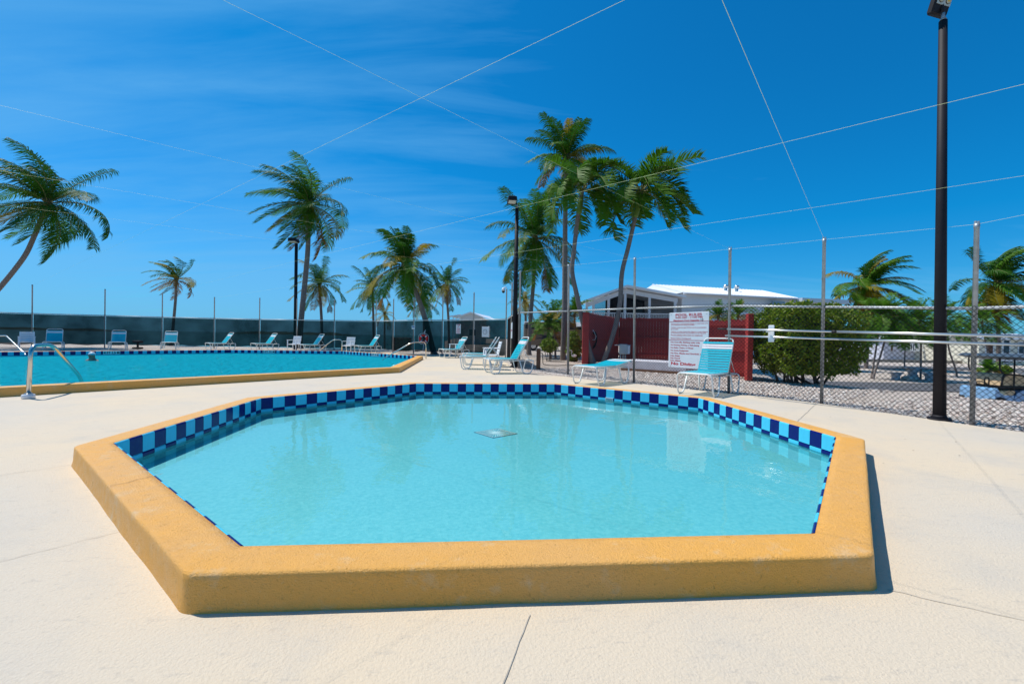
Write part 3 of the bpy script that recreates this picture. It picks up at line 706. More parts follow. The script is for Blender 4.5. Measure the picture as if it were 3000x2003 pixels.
# ------------------------------------------------------------------ fences
def diamond(mb, A, B, z0a, z1a, z0b, z1b, pitch=.068, r=.0024, barb=True):
    """straight wires in both diagonals between two posts (A, B are 2D)"""
    A, B = Vector(A), Vector(B); L_ = (B-A).length; H = (z1a-z0a+z1b-z0b)/2; d = (B-A)/L_
    nn = Vector((-d.y, d.x, 0))*r; n = int((L_+H)/pitch)+1
    def P(s, h): t = s/L_; q = A+d*s; return Vector((q.x, q.y, (z0a+(z0b-z0a)*t)+h/H*((z1a-z0a)*(1-t)+(z1b-z0b)*t)))
    for sgn in (1, -1):
        for i in range(-int(H/pitch)-1, int(L_/pitch)+1):
            s0 = i*pitch
            lo, hi = max(0, -s0), min(H, L_-s0)
            if hi-lo < .02: continue
            if sgn > 0: p, q = P(s0+lo, lo), P(s0+hi, hi)
            else: p, q = P(L_-(s0+lo), lo), P(L_-(s0+hi), hi)
            dd = (q-p).normalized(); e = dd.cross(nn.normalized())*r
            vs_ = [p+nn, p+e, p-nn, p-e, q+nn, q+e, q-nn, q-e]
            mb.add(vs_, [(0, 1, 5, 4), (1, 2, 6, 5), (2, 3, 7, 6), (3, 0, 4, 7)])
            if barb and hi >= H-.001:
                mb.add([q+nn, q-nn, q+dd*.022], [(0, 1, 2)]); 
def post(mb, x, y, z0, z1, r, dx=0.):
    x0_ = x; x = x+dx                                     # slight lean at the top
    mb.tube([(x0_, y, z0), (x, y, z1-.06), (x, y, z1-.055), (x, y, z1)], [r, r, r*1.12, r*1.12], 10)
    mb.box((x-.02, y, z1+.015), (.006, .03, .04)); mb.box((x+.02, y, z1+.015), (.006, .03, .04))
# far fence with windscreen
FARP = [(-170, 23.4, 825), (94, 25.4, 835), (307, 26.6, 848), (475, 27.8, 858), (627.5, 28.5, 871), (760, 28.8, 873), (869, 28.5, 875), (979, 28.4, 877), (1101, 28.0, 880), (1152, 27.0, 876), (1212, 25.4, 873), (1296, 24.4, 862), (1387, 23.0, 857), (1482, 21.6, 846)]
far = thing('chain_link_fence', 'long chain link fence with dark green windscreen beyond the pool', 'fence', (-10, 26, 0))
RZ = 1.93; FP = []
for (sx, Y, ty) in FARP:
    p = XY(sx, Y); zt = at(sx, ty, Y).z; FP.append(p); mb = MB(); post(mb, p.x, p.y, gz(p.x, p.y)-.1, zt, .031); mb.build('post', M_galv, far)
FENCE_TOP = {}
for (sx, Y, ty) in FARP: FENCE_TOP[sx] = at(sx, ty+2, Y)
for i in range(len(FP)-1):
    a, b = FP[i], FP[i+1]; mb = MB(); mb.tube([(a.x, a.y, RZ), (b.x, b.y, RZ)], .025, 8); mb.build('top_rail', M_galvw, far)
    mb = MB(); diamond(mb, (a.x, a.y), (b.x, b.y), .04, RZ+.04, .04, RZ+.04, .085, .0026); stuff(mb.build('chain_link', M_wire, far))
    d = (b-a).normalized(); s = Vector((-d.y, d.x, 0))*.05; g = .035
    mb = MB(); n = 8
    for k in range(n):
        p, q = a.lerp(b, k/n)+s, a.lerp(b, (k+1)/n)+s
        if k == 0: p = p+d*g
        w0, w1 = .15+.03*math.sin(k*1.7+i), .15+.03*math.sin((k+1)*1.7+i)
        mb.quad((p.x, p.y, w0), (q.x, q.y, w1), (q.x, q.y, RZ-.04), (p.x, p.y, RZ-.04))
    mb.build('windscreen', M_screen, far)
# corner section going towards the camera, then the open fence along the right
SIDE = [(1482, 21.6, 846), (1498, 18.2, 829), (1521, 15.0, 794)]
sf = thing('chain_link_fence', 'short screened chain link section with camera post and edge-on sign', 'fence', (0, 18, 0)); SP = []
for (sx, Y, ty) in SIDE[:2]:
    p = XY(sx+ (4 if Y > 20 else 0), Y); SP.append(p)
p = SP[1]; mb = MB(); post(mb, p.x, p.y, -.1, at(1498, 829, 18.2).z, .034); mb.build('post', M_galv, sf)
RIGHT = [(1519.6, 1078, 794, 916), (1664, 1096, 776, 911), (1857, 1119, 756, 903), (2135, 1150, 728, 896), (2407, 1181, 700, 899), (2848, 1243, 655, 903)]
TOPX = [1524, 1666, 1860, 2139, 2415, 2862]
RP = []
for (sx, by, ty, ry) in RIGHT:
    p = gd(sx, by); RP.append((p, at(sx, ty, p.y).z, at(sx, ry, p.y).z))
pe = RP[-1][0]+(RP[-1][0]-RP[-2][0])*1.0; RP.append((pe, 2.75, RP[-1][2]-.02)); pe2 = pe+Vector((.55, -2.2, 0)); RP.append((pe2, 2.75, RP[-1][2]))
rf = thing('chain_link_fence', 'open black chain link fence with tall grey posts along the right', 'fence', (4, 9.5, 0))
for i, (p, zt, zr) in enumerate(RP):
    mb = MB(); post(mb, p.x, p.y, -.1, zt, .033 if i < 2 else .028, (at(TOPX[i], RIGHT[i][2], p.y).x-p.x) if i < 6 else -.04); mb.build('post', M_galv, rf)
    if i:
        q, _, zq = RP[i-1]; mb = MB(); mb.tube([(q.x, q.y, zq), (p.x, p.y, zr)], .021, 8); mb.build('top_rail', M_galvw, rf)
        dd = (p-q).normalized(); nn = Vector((-dd.y, dd.x, 0)); nn = nn if nn.y < 0 else -nn
        mb = MB(); A = q+nn*.037; B = p+nn*.037; diamond(mb, (A.x, A.y), (B.x, B.y), -.01, zq+.05, -.01, zr+.05,    .072, .0027); stuff(mb.build('chain_link', M_wire, rf))
for a, b in ((SP[0], SP[1]), (SP[1], RP[0][0])):
    za = RZ; zb = RP[0][2] if b is RP[0][0] else RZ
    mb = MB(); mb.tube([(a.x, a.y, za), (b.x, b.y, zb)], .022, 8); mb.build('top_rail', M_galvw, sf)
    mb = MB(); diamond(mb, (a.x, a.y), (b.x, b.y), .02, za+.04, .02, zb+.04, .072, .003); stuff(mb.build('chain_link', M_wire, sf))
    mb = MB(); mb.quad((a.x+.05, a.y, .15), (b.x+.05, b.y, .15), (b.x+.05, b.y, zb-.05), (a.x+.05, a.y, za-.05)); mb.build('windscreen', M_screen, sf)

# overhead bird cords between the tall post tops
def cord(label, A, B, ext=1.0, r=.0012):
    A, B = Vector(A), Vector(B); A = B+(A-B)*ext
    mb = MB(); n = 16; L_ = (A-B).length
    pts = [A.lerp(B, i/n)-Vector((0, 0, .00*L_*math.sin(math.pi*i/n))) for i in range(n+1)]
    mb.tube(pts, r, 4, 0, False); tag(mb.build('overhead_cord', M_string), label, 'cord', 'bird cords strung over the pools')
def lev(sx, sy, z): return gd(sx, sy, z)
RT = [at(TOPX[i], r_[2]+2, RP[i][0].y) for i, r_ in enumerate(RIGHT)]
cord('thin cord crossing the picture from top centre down to the far left post', lev(1830, 0, 2.9), FENCE_TOP[94], 1.6)
cord('thin cord from the upper left falling to the post beside the red fence', lev(652, 0, 2.75), RT[3], 1.5, .0007)
cord('thin cord dropping steeply from the top edge to the post in front of the hedge', lev(2115, 0, 2.8), RT[4], 1.5)
cord('long thin cord crossing the black pole and the tall palms to the far fence', lev(3000, 247, 2.8), FENCE_TOP[475], 1.4)
cord('thin cord crossing below the palm crowns to the far fence', lev(3000, 515, 2.8), FENCE_TOP[627.5], 1.4)
mb = MB(); mb.tube([RP[-1][0]+Vector((0, 0, 2.77)), RT[5], RT[4], RT[3], RT[2], RT[1], RT[0]], .0012, 4, 0, False); tag(mb.build('overhead_cord', M_string), 'thin cord running along the tops of the right fence posts', 'cord', 'bird cords strung over the pools')
cord('thin cord from the left edge above the left palm to the post by the palms', lev(0, 309, 2.75), RT[2], 1.3, .0006)
cord('thin cord crossing the crown of the left palm', lev(0, 500, 2.8), RT[1], 1.3, .0007)
cord('thin cord crossing the lower fronds of the left palm', lev(0, 599, 2.85), RT[0], 1.3, .0007)

# telescopic poles on brackets
A1, B1 = at(2103, 963, RP[3][0].y-.35), at(3060, 986.5, 5.28); A2, B2 = at(2125, 983, RP[3][0].y-.38), at(3060, 1012, 5.26)
for (a, b, lab, grip) in ((A1, B1, 'upper aluminium pool pole with black end resting on the fence brackets', True), (A2, B2, 'lower aluminium pool pole resting on the fence brackets', False)):
    t = thing('pool_pole', lab, 'pole', (a.x, a.y, 0), 0, 'telescopic poles hung on the fence')
    c = a.lerp(b, .475); mb = MB(); mb.tube([a.lerp(b, .045 if grip else 0), c], .0165, 10); mb.build('inner_tube', M_alu, t)
    mb = MB(); mb.tube([c, b], .0195 if grip else .018, 10); mb.build('outer_tube', M_alu, t)
    if grip:
        mb = MB(); mb.tube([a, a.lerp(b, .045)], .017, 10); mb.build('grip', M_rubber, t); mb = MB(); mb.tube([c-(b-a).normalized()*.03, c+(b-a).normalized()*.03], .023, 10); mb.build('lock_collar', M_rubber, t)
for sx, lab in ((2249, 'white wall bracket holding the pool poles left of the fence post'), ):
    k = (sx-2103)/(3060-2103); Y = at(sx, 970, 1).y; Yb = None
    # point of the upper pole seen at this pixel column
    best = min((abs((O0+(A1.lerp(B1, i/400)-O0)).x/(A1.lerp(B1, i/400)).y-(sx-1500)/F), i) for i in range(401))[1]/400
    p1, p2 = A1.lerp(B1, best), A2.lerp(B2, best*.985); d = (B1-A1).normalized(); ang = math.atan2(d.y, d.x); R = Matrix.Rotation(ang, 3, 'Z')
    t = thing('bracket', lab, 'bracket', (p1.x, p1.y+.03, p1.z)); mb = MB(); bk = R @ Vector((0, .028, 0)); c = (p1+p2)/2+Vector((bk.x, bk.y, .0))
    if bk.y < 0: c = (p1+p2)/2-Vector((bk.x, bk.y, 0))
    mb.bev(c, (.10, .018, .30), .006, 0, R); mb.build('plate', M_plastic, t)
    mb = MB(); mb.box(p1+Vector((0, 0, -.03)), (.035, .07, .014), 0, R); mb.box(p2+Vector((0, 0, -.03)), (.035, .07, .014), 0, R); mb.build('hook', M_plastic, t)

# ------------------------------------------------------------------ signs
def panel(name, label, cat, P0, P1, z0, z1, th=.012, ma=None):
    P0, P1 = Vector(P0), Vector(P1); d = (P1-P0); w = d.length; ang = math.atan2(d.y, d.x); c = (P0+P1)/2
    t = thing(name, label, cat, (c.x, c.y, z0), ang)
    mb = MB(); mb.bev((0, 0, (z1-z0)/2), (w, th, z1-z0), .004); mb.build('board', ma or M_sign, t, True)
    return t, w, z1-z0
def put_text(t, body, size, x, z, ma, bold=0., width=None, align='LEFT', y=-.0075):
    me = text_mesh(body, size, bold, align, width); me.materials.append(ma); o = stuff(link('lettering', me, t)); o.location = (x, y, z); o.rotation_euler = (math.pi/2, 0, 0)
q0, q1 = RP[2][0], RP[3][0]; fd = (q1-q0).normalized(); fn = Vector((fd.y, -fd.x, 0)); fn = fn if fn.y < 0 else -fn
def onfence(sx, off=.07):
    best = min((abs((q0.lerp(q1, i/600).x)/(q0.lerp(q1, i/600).y)-(at(sx, 990, 1).x)), i) for i in range(601))[1]/600
    p = q0.lerp(q1, best)+fn*off; return (p.x, p.y)
sg, w, h = panel('pool_rules_sign', 'white POOL RULES sign with red lettering hung on the right fence', 'sign', onfence(1965), onfence(2081), at(1965, 1074, 10.05).z, at(1965, 917, 10.05).z)
def line_(body, fx0, fx1, fy, fh, bold, ma=M_redink):      # fractions of the board, from the photograph
    me_w = (fx1-fx0)*w; put_text(sg, body, fh*h*1.38, -w/2+fx0*w, h*(1-fy)-fh*h, ma, bold*.42, me_w)
RL = [('POOL RULES', .165, .83, .02, .048, .006), ('9:00 AM - 11:00 PM', .165, .85, .078, .028, .004), ('Maximum Pool Capacity', .115, .775, .128, .028, .0035),
      ('Persons with a communicable disease or open body sores', .055, .985, .192, .018, .0014), ('are prohibited from using this facility.', .055, .66, .216, .018, .0014),
      ('Children under the age of (12) must be accompanied', .055, .94, .262, .019, .0014), ('by an adult.', .055, .25, .292, .019, .0014),
      ('Children not toilet trained (No Diapers or swim diapers)', .055, .975, .338, .019, .0014), ('or incontinent persons are prohibited in the big pool', .055, .935, .363, .019, .0014),
      ('Persons playing radios must use earphones', .055, .86, .40, .022, .0022), ('Shower before entering pool', .055, .575, .455, .022, .0022),
      ('No Cut-offs, Bathing suits only', .055, .80, .525, .026, .003), ('No Running ,Pushing, or Ball playing', .055, .78, .575, .026, .0028), ('No Rafts, Chairs, or Floats', .055, .64, .625, .026, .0028),
      ('No Scuba Equipment', .055, .52, .675, .026, .0028), ('No Fins, Masks and Snorkels only', .055, .91, .725, .026, .003), ('No Pets', .055, .30, .775, .024, .004), ('No Food', .055, .30, .818, .024, .004), ('No Glass', .055, .325, .862, .024, .004), ('No Diving', .07, .70, .90, .052, .0085)]
for r_ in RL: line_(*r_)
line_('10', .79, .855, .118, .045, .004, M_ink)
for fy in (.165, .50):
    mb = MB(); mb.box((0, -.0078, h*(1-fy)), (w*.985, .002, .009)); mb.build('rule_line', M_redink, sg, True)
mb = MB()
for fx, fy in ((.05, .03), (.95, .04), (.06, .975)): mb.tube([(-w/2+fx*w, -.006, h*(1-fy)), (-w/2+fx*w, -.011, h*(1-fy))], .007, 8)
mb.build('bolt', M_ink, sg, True)

def far_panel(name, label, cat, sx0, sx1, y0, y1, Y0, Y1, **k):
    a, b = at(sx0, y1, Y0), at(sx1, y1, Y1); zt = at((sx0+sx1)/2, y0, (Y0+Y1)/2).z; return panel(name, label, cat, (a.x, a.y), (b.x, b.y), (a.z+b.z)/2, zt, **k)
t, w1, h1 = far_panel('warning_sign', 'white sign with red words swim at your own risk on the screened fence', 'sign', 1336, 1349.5, 949.6, 977, 23.3, 23.1)
for k, wd in enumerate(('SWIM', 'AT', 'YOUR', 'OWN', 'RISK')): put_text(t, wd, .105, 0, h1*(1-(k+.86)/5.2), M_redink, .003, w1*(.75 if k != 1 else .4), 'CENTER')
t, w1, h1 = far_panel('notice_plate', 'small white and blue notice on a fence post left of the life ring', 'sign', 1206, 1215.5, 953, 964, 25.1, 25.1)
mb = MB(); mb.box((0, -.008, h1*.62), (w1*.7, .003, h1*.3)); mb.build('blue_print', mat('blue_print', (.03, .16, .40), .5), t, True)
t, w1, h1 = far_panel('edge_on_sign', 'narrow sign seen edge-on on the side fence behind the loungers', 'sign', 1497, 1500.5, 945, 991, 17.9, 16.6)
put_text(t, 'NO DIVING', .1, 0, h1*.45, M_redink, .004, w1*.8, 'CENTER')
# thermometer clock in a box
t, w1, h1 = far_panel('clock_box', 'grey white box with round clock dial on the screened fence', 'clock', 1412.5, 1431, 957, 987, 22.0, 21.9, th=.10)
mb = MB(); mb.tube([(0, -.048, h1*.5), (0, -.054, h1*.5)], w1*.36, 28, 0); mb.build('dial_rim', M_ink, t, True)
mb = MB(); mb.tube([(0, -.05, h1*.5), (0, -.058, h1*.5)], w1*.325, 28, 0); dl = mb.build('dial', M_sign, t, True)
mb = MB()
for k in range(12): a = k*math.pi/6; R = Matrix.Rotation(-a, 3, 'Y'); mb.box(Vector((0, -.059, h1*.5))+R @ Vector((0, 0, w1*.26)), (.01, .003, .028), 0, R)
for a, l in ((.6, .55), (-1.9, .8)): R = Matrix.Rotation(-a, 3, 'Y'); mb.box(Vector((0, -.060, h1*.5))+R @ Vector((0, 0, w1*.13*l)), (.008, .003, w1*.26*l), 0, R)
mb.build('hands_and_marks', M_ink, t, True)
mb = MB(); mb.bev((w1/2+.02, 0, h1*.5), (.07, .12, h1*1.04), .008); mb.box((w1/2+.06, 0, h1*.75), (.03, .05, .04)); mb.box((w1/2+.06, 0, h1*.22), (.03, .05, .04)); mb.build('side_case', M_plastic, t, True)

# life ring on a hook
lc = at(1241, 992, 24.6); t = thing('life_ring', 'red life ring with white bands and rope hanging on the far fence', 'life ring', lc)
def torus(mb, R_, r_, a0, a1, n, mi=0, m_=8):
    mb.tube([(R_*math.cos(a0+(a1-a0)*i/n), 0, R_*math.sin(a0+(a1-a0)*i/n)) for i in range(n+1)], r_, m_, mi, True)
mb = MB(); torus(mb, .19, .062, 0, 2*math.pi, 40, 0, 10); mb.build('ring', mat('red_ring', (.85, .02, .012), .45), t, True)
for k in range(4):
    mb = MB(); a = math.pi/4+k*math.pi/2; torus(mb, .19, .067, a-.14, a+.14, 4, 0, 10); mb.build('band', M_plastic, t, True)
mb = MB(); mb.tube([((.285+.03*abs(math.sin(2*a)))*math.cos(a), -.03, (.285+.03*abs(math.sin(2*a)))*math.sin(a)) for a in [i*math.pi/20 for i in range(41)]], .009, 5)
mb.tube([(0, -.05, .30), (.06, -.04, .42), (.10, 0, .47)], .01, 5); mb.tube([(.02, -.06, -.3), (.0, -.05, -.5), (-.04, -.04, -.72)], .009, 5); mb.tube([(.03, -.06, -.3), (.05, -.05, -.6), (.04, -.04, -.74)], .009, 5); mb.build('rope', M_plastic, t, True)
mb = MB(); mb.tube([(.02, .03, .14), (.04, .02, .30), (.10, .02, .50)], .016, 6); mb.build('hook', M_plastic, t, True)

# dome camera on its post
cp_ = at(1484, 850, 21.3); t = thing('security_camera', 'white dome security camera on the fence corner post', 'camera', cp_)
mb = MB(); mb.tube([(0, 0, .12), (-.10, -.02, .14), (-.14, -.02, .10)], .025, 8); mb.build('arm', M_plastic, t, True)
mb = MB(); mb.tube([(-.15, -.02, .10), (-.15, -.02, -.04)], [.07, .085], 12); mb.build('housing', M_plastic, t, True)
mb = MB(); mb.ball((-.15, -.02, -.06), (.075, .075, .09)); mb.build('dome', M_glassdark, t, True)

# ------------------------------------------------------------------ light poles
def lamp_pole(label, base, H, r0_, r1_, head, detail=False, yaw=0., lean=0.):
    t = thing('light_pole', label, 'light pole', base, 0, 'black pool light poles')
    mb = MB(); mb.tube([(0, 0, -.3), (0, 0, H*.5), (0, 0, H)], [r0_, (r0_+r1_)/2, r1_], 16); mb.build('pole', M_black, t, True); t.rotation_euler = (0, math.atan2(lean, H), 0)
    mb = MB(); mb.tube([(0, 0, 0), (0, 0, .025)], r0_*1.75, 20); mb.tube([(0, 0, .02), (0, 0, .07)], [r0_*1.3, r0_*1.02], 16); mb.build('base_plate', M_black, t, True)
    mb = MB(); mb.tube([(0, 0, H), (0, 0, H+.11)], [r1_*.5, r1_*.45], 10); mb.tube([(0, 0, H+.01), (0, 0, H+.03)], r1_*.8, 12); mb.build('tenon', M_galv, t, True)
    R = Matrix.Rotation(yaw, 3, 'Z') @ Matrix.Rotation(head[1], 3, 'X'); c = Vector((0, 0, H+.11))+R @ Vector((head[2], -.12, .06)) if not detail else Vector((head[2], .03, H+.115+head[0][1]*.5))
    hw, hl, hh = head[0]
    mb = MB(); mb.bev(c, (hw, hl, hh), .02, 0, R)
    mb.tube([(0, 0, H+.08), c], r1_*.45, 8); mb.build('lamp_head', M_black, t, True)
    mb = MB(); mb.box(c+R @ Vector((0, -hl*.12, -hh/2-.004)), (hw*.86, hl*.62, .006), 0, R); ln = mb.build('lens', mat('lamp_lens', (.45, .46, .42), .3), t, True)
    if detail:
        for s in (-1, 1):
            mb = MB(); n = R @ Vector((0, 0, -1)); q = c+R @ Vector((s*hw*.22, hl*.02, -hh/2-.006)); mb.tube([q, q+n*.006], .05, 16, 0); mb.tube([q, q+n*.010], .042, 16, 1); mb.tube([q, q+n*.013], .022, 12, 2)
            mb.build('led', [M_ink, mat('led_reflector', (.55, .48, .30), .4), mat('led_phosphor', (.75, .42, .02), .4)], ln if False else t, True)
p = gd(2752, 1229)
lamp_pole('black light pole rising through the right fence with square floodlight on top', (p.x, p.y, 0), at(2763, 62, p.y).z, .074, .047, ((.30, .40, .09), rad(-72), .0), True, rad(16), at(2763, 62, p.y).x-p.x)
p = XY(1508, 15.6)
lamp_pole('black light pole beside the windswept palm at the fence corner', (p.x, p.y, 0), at(1512, 598, 15.6).z-.1, .095, .062, ((.30, .42, .16), rad(-8), -.20), False, rad(8))
p = XY(865, 29.4)
lamp_pole('black light pole in front of the tall windswept palm behind the fence', (p.x, p.y, -.1), at(867, 705, 29.4).z-.1, .11, .10, ((.5, .6, .22), rad(-5), -.12), False, 0)

# ------------------------------------------------------------------ palms
WIND = Vector((-.10, -1, .05))                               # sea breeze blowing towards the viewer
def frond_mesh(L_, az, el, droop, wind, mi_leaf, rs, kind='coco', n=15, pairs=52, lw=.036, WIND=WIND):
    d = Vector((math.cos(el)*math.cos(az), math.cos(el)*math.sin(az), math.sin(el))); p = Vector((0, 0, 0)); st = L_/n
    P = [p.copy()]; D = [d.copy()]
    for i in range(n):
        t = (i+1)/n; d = (d+Vector((0, 0, -1))*droop*st/L_*3.0*(.35+t)+WIND*wind*st/L_*3.0*t).normalized(); p = p+d*st; P.append(p.copy()); D.append(d.copy())
    mb = MB(); mb.tube(P, [.035*L_/4*(1-.85*i/n)+.004 for i in range(n+1)], 4, 1, False)
    for k in range(pairs):
        t = (.10 if kind == 'coco' else .20)+(.90 if kind == 'coco' else .80)*k/(pairs-1); f = t*n; i = min(n-1, int(f)); u = f-i
        c = P[i].lerp(P[i+1], u); dd = D[i].lerp(D[min(n, i+1)], u).normalized()
        side = dd.cross(Vector((0, 0, 1)))
        if side.length < .05: side = Vector((1, 0, 0))
        side.normalize(); up = side.cross(dd)
        prof = (math.sin(math.pi*(.12+.80*t)))**.6 if kind == 'coco' else (math.sin(math.pi*(.15+.75*t)))**.5
        ll = L_*(.27 if kind == 'coco' else .33)*prof*rs.uniform(.85, 1.12)
        for s in (-1, 1):
            if rs.random() < .04: continue
            hang = rs.uniform(.25, .6) if kind == 'coco' else rs.uniform(-.25, .35)
            v = (side*s*rs.uniform(.78, 1.0)+dd*rs.uniform(.32, .58)+Vector((0, 0, -1))*hang*.6+WIND*wind*.45+up*(.15 if kind == 'coco' else .35)).normalized()
            v2 = (v+Vector((0, 0, -1))*(.55+hang)*.8+WIND*wind*.5).normalized()
            wv = dd.cross(v).cross(v).normalized() if dd.cross(v).length > .01 else dd
            wv = (dd-v*dd.dot(v)).normalized()*lw*(L_/4)**.5
            a = c; b = c+v*ll*.5; e = b+v2*ll*.5
            mb.add([a-wv*.35, a+wv*.35, b+wv*.5, b-wv*.5, e], [(0, 1, 2, 3), (3, 2, 4)], 0)
    return mb
PALM_N = [0]
def palm(label, path, Y, rad_px, kind='coco', nfr=22, wind=.55, tr=(.17, .10), seed=1, base_z=None, lw=.046, pairs=52, yellow=.25, el_range=(78, -48), nuts=0, Lf=None, shaft=None, droop=1.0, group='coconut palms', wd=None, light=False):
    """path: photo pixels from the crown down the trunk; the last one is carried down to the ground"""
    rs = random.Random(seed); pts = [at(sx, sy, Y) for (sx, sy) in path]
    if base_z is None: base_z = gz(pts[-1].x, Y)
    lst = pts[-1]; prv = pts[-2] if len(pts) > 1 else lst+Vector((0, 0, 1))
    if lst.z > base_z+.05:
        sl_ = (lst.x-prv.x)/(lst.z-prv.z) if abs(lst.z-prv.z) > .01 else 0; pts.append(Vector((lst.x+sl_*(base_z-lst.z)*.5, Y, base_z-.05)))
    base = pts[-1]; top = pts[0]
    t = thing('palm_tree', label, 'palm tree', (base.x, base.y, base_z), 0, group)
    pts = pts[::-1]
    # resample trunk with smooth curve
    sm = []
    for i in range(len(pts)-1):
        p0, p1, p2, p3 = pts[max(0, i-1)], pts[i], pts[i+1], pts[min(len(pts)-1, i+2)]
        for k in range(7):
            u = k/7; sm.append(.5*((2*p1)+(-p0+p2)*u+(2*p0-5*p1+4*p2-p3)*u*u+(-p0+3*p1-3*p2+p3)*u**3))
    sm.append(pts[-1]); n = len(sm); rr = []
    for i in range(n):
        u = i/(n-1); r = tr[0]*(1-u)+tr[1]*u; r *= 1+.75*max(0, 1-u*9)**2; rr.append(r)
    # ringed trunk
    P2 = []; R2 = []; M2 = 4
    for i in range(n-1):
        for k in range(M2):
            u = k/M2; P2.append(sm[i].lerp(sm[i+1], u)); R2.append((rr[i]*(1-u)+rr[i+1]*u)*(1.0+.09*((i*M2+k) % 2)-.03))
    P2.append(sm[-1]); R2.append(rr[-1])
    mb = MB(); mb.tube(P2, R2, 10); mb.build('trunk', M_trunk, t)
    L_ = Lf or rad_px*Y/F
    mb = MB()
    if shaft:
        q = at(shaft[0], shaft[1], Y); mb.tube([q.lerp(top, u) for u in (0, .1, .35, .7, 1)], [tr[1]*.95, tr[1]*1.45, tr[1]*1.4, tr[1]*1.1, tr[1]*.6], 10); crown = mb.build('crown', M_shaft, t)
    else:
        mb.ball(top, (tr[1]*1.7, tr[1]*1.7, tr[1]*2.6)); 
        for k in range(9):
            a = k*2.4; mb.tube([top-Vector((0, 0, tr[1]*1.5)), top+Vector((math.cos(a)*tr[1]*2, math.sin(a)*tr[1]*2, tr[1]*(1.0+1.2*(k % 3))))], [tr[1]*.8, tr[1]*.3], 5)
        crown = mb.build('crown', M_fibre, t)
    for k in range(nuts):
        a = k*2.1; mb = MB(); mb.ball(top+Vector((math.cos(a)*.26, math.sin(a)*.26, -.28-.14*(k % 2))), (.11, .11, .14)); mb.build('coconut', M_nut, crown)
    for k in range(nfr):
        u = k/(nfr-1); az = k*2.39996+rs.uniform(-.25, .25); el = rad(el_range[0]+(el_range[1]-el_range[0])*u**1.2+rs.uniform(-9, 9))
        rr_ = rs.random(); mi = 0 if u < .55 else 1
        if rs.random() < .3: mi = 1-mi
        if light: mi = 1
        if u > .55 and rr_ < yellow*1.6: mi = 2
        if u > .84 and rr_ < yellow*1.1: mi = 3
        if u < .55 and rr_ < yellow*.22: mi = 2
        ln = L_*rs.uniform(.86, 1.08)*(.80 if u < .12 else 1)
        mb = frond_mesh(ln, az, el, droop*rs.uniform(.42, .85)*(.55 if u < .25 else 1), wind*rs.uniform(.7, 1.3), mi, rs, kind, pairs=pairs, lw=lw, WIND=Vector(wd) if wd else WIND)
        o = mb.build('frond', [M_leaf[mi], M_rachis], crown, True); o.location = (0, 0, 0)
        o.location = top-wloc(crown)
    return t
palm('leftmost tall palm leaning in from the picture edge, blown by the wind', [(140, 596), (123, 637), (99, 695), (69, 755), (0, 842), (-60, 905)], 26, 188, nfr=30, wind=.85, seed=3, wd=(-0.75, -0.65, 0.05), pairs=64, yellow=.2, tr=(.135, .105), nuts=4)
palm('small yellow-green palm alone above the left fence', [(516, 820), (516, 851), (512, 905), (503, 1000)], 33, 84, nfr=20, wind=.95, seed=11, wd=(-0.85, -0.5, 0.05), yellow=.9, lw=.05, el_range=(80, -20), tr=(.11, .08), pairs=34)
palm('tall windswept palm behind the far light pole', [(905, 600), (904, 663), (901, 743), (890, 860), (880, 960)], 31.5, 154, nfr=33, wind=.8, seed=5, wd=(-0.85, -0.5, 0.08), pairs=66, yellow=.16, tr=(.21, .13), nuts=5, el_range=(84, -66))
palm('medium palm right of the tall windswept palm', [(936, 832), (938, 870), (942, 938)], 34, 92, nfr=26, wind=.5, seed=8, wd=(-0.2, -0.95, 0), yellow=.4, lw=.045, tr=(.11, .09), pairs=44)
palm('slender palm left of the big leaning palm', [(1091, 846), (1092, 880), (1094, 938)], 36, 84, nfr=24, wind=.5, seed=21, yellow=.2, lw=.045, tr=(.1, .075), pairs=42)
palm('tiny yellowish palm just above the fence top', [(1127, 920), (1127, 945)], 40, 48, nfr=14, wind=.3, seed=22, yellow=.7, lw=.05, pairs=26, tr=(.09, .07))
palm('big leaning palm behind the life ring', [(1186, 778), (1198, 812), (1223, 868), (1247, 940), (1262, 1000), (1274, 1044)], 25.6, 138, nfr=33, wind=.55, seed=31, wd=(-0.2, -0.95, 0.05), pairs=66, yellow=.2, tr=(.18, .11), nuts=6, el_range=(86, -45))
palm('low palm behind the leaning palm trunk', [(1240, 884), (1242, 940)], 37, 70, nfr=20, wind=.4, seed=33, yellow=.3, lw=.045, pairs=36, tr=(.12, .09))
palm('slim palm right of the leaning palm', [(1309, 832), (1310, 880), (1314, 940)], 33, 80, nfr=25, wind=.4, seed=35, yellow=.3, lw=.045, tr=(.1, .075), pairs=42)
palm('broad coconut palm beside the corner light pole', [(1567, 700), (1566, 756), (1563, 827), (1556, 911), (1551, 985)], 27, 168, nfr=31, wind=.4, seed=42, pairs=66, yellow=.10, tr=(.14, .10), el_range=(86, -70), nuts=4)
palm('small palm behind the corner fence posts', [(1538, 880), (1540, 930)], 40, 62, nfr=19, wind=.4, seed=44, yellow=.5, lw=.05, tr=(.12, .1), pairs=34)
palm('tallest straight palm with browned crown tips', [(1660, 462), (1657, 579), (1655, 740), (1654, 897), (1649, 1052)], 21.5, 135, nfr=27, wind=.28, seed=52, pairs=62, yellow=.36, tr=(.15, .10), el_range=(84, -26), droop=.75)
ad = dict(kind='arch', pairs=58, lw=.062, light=True, group='leaning palms with green crownshafts')
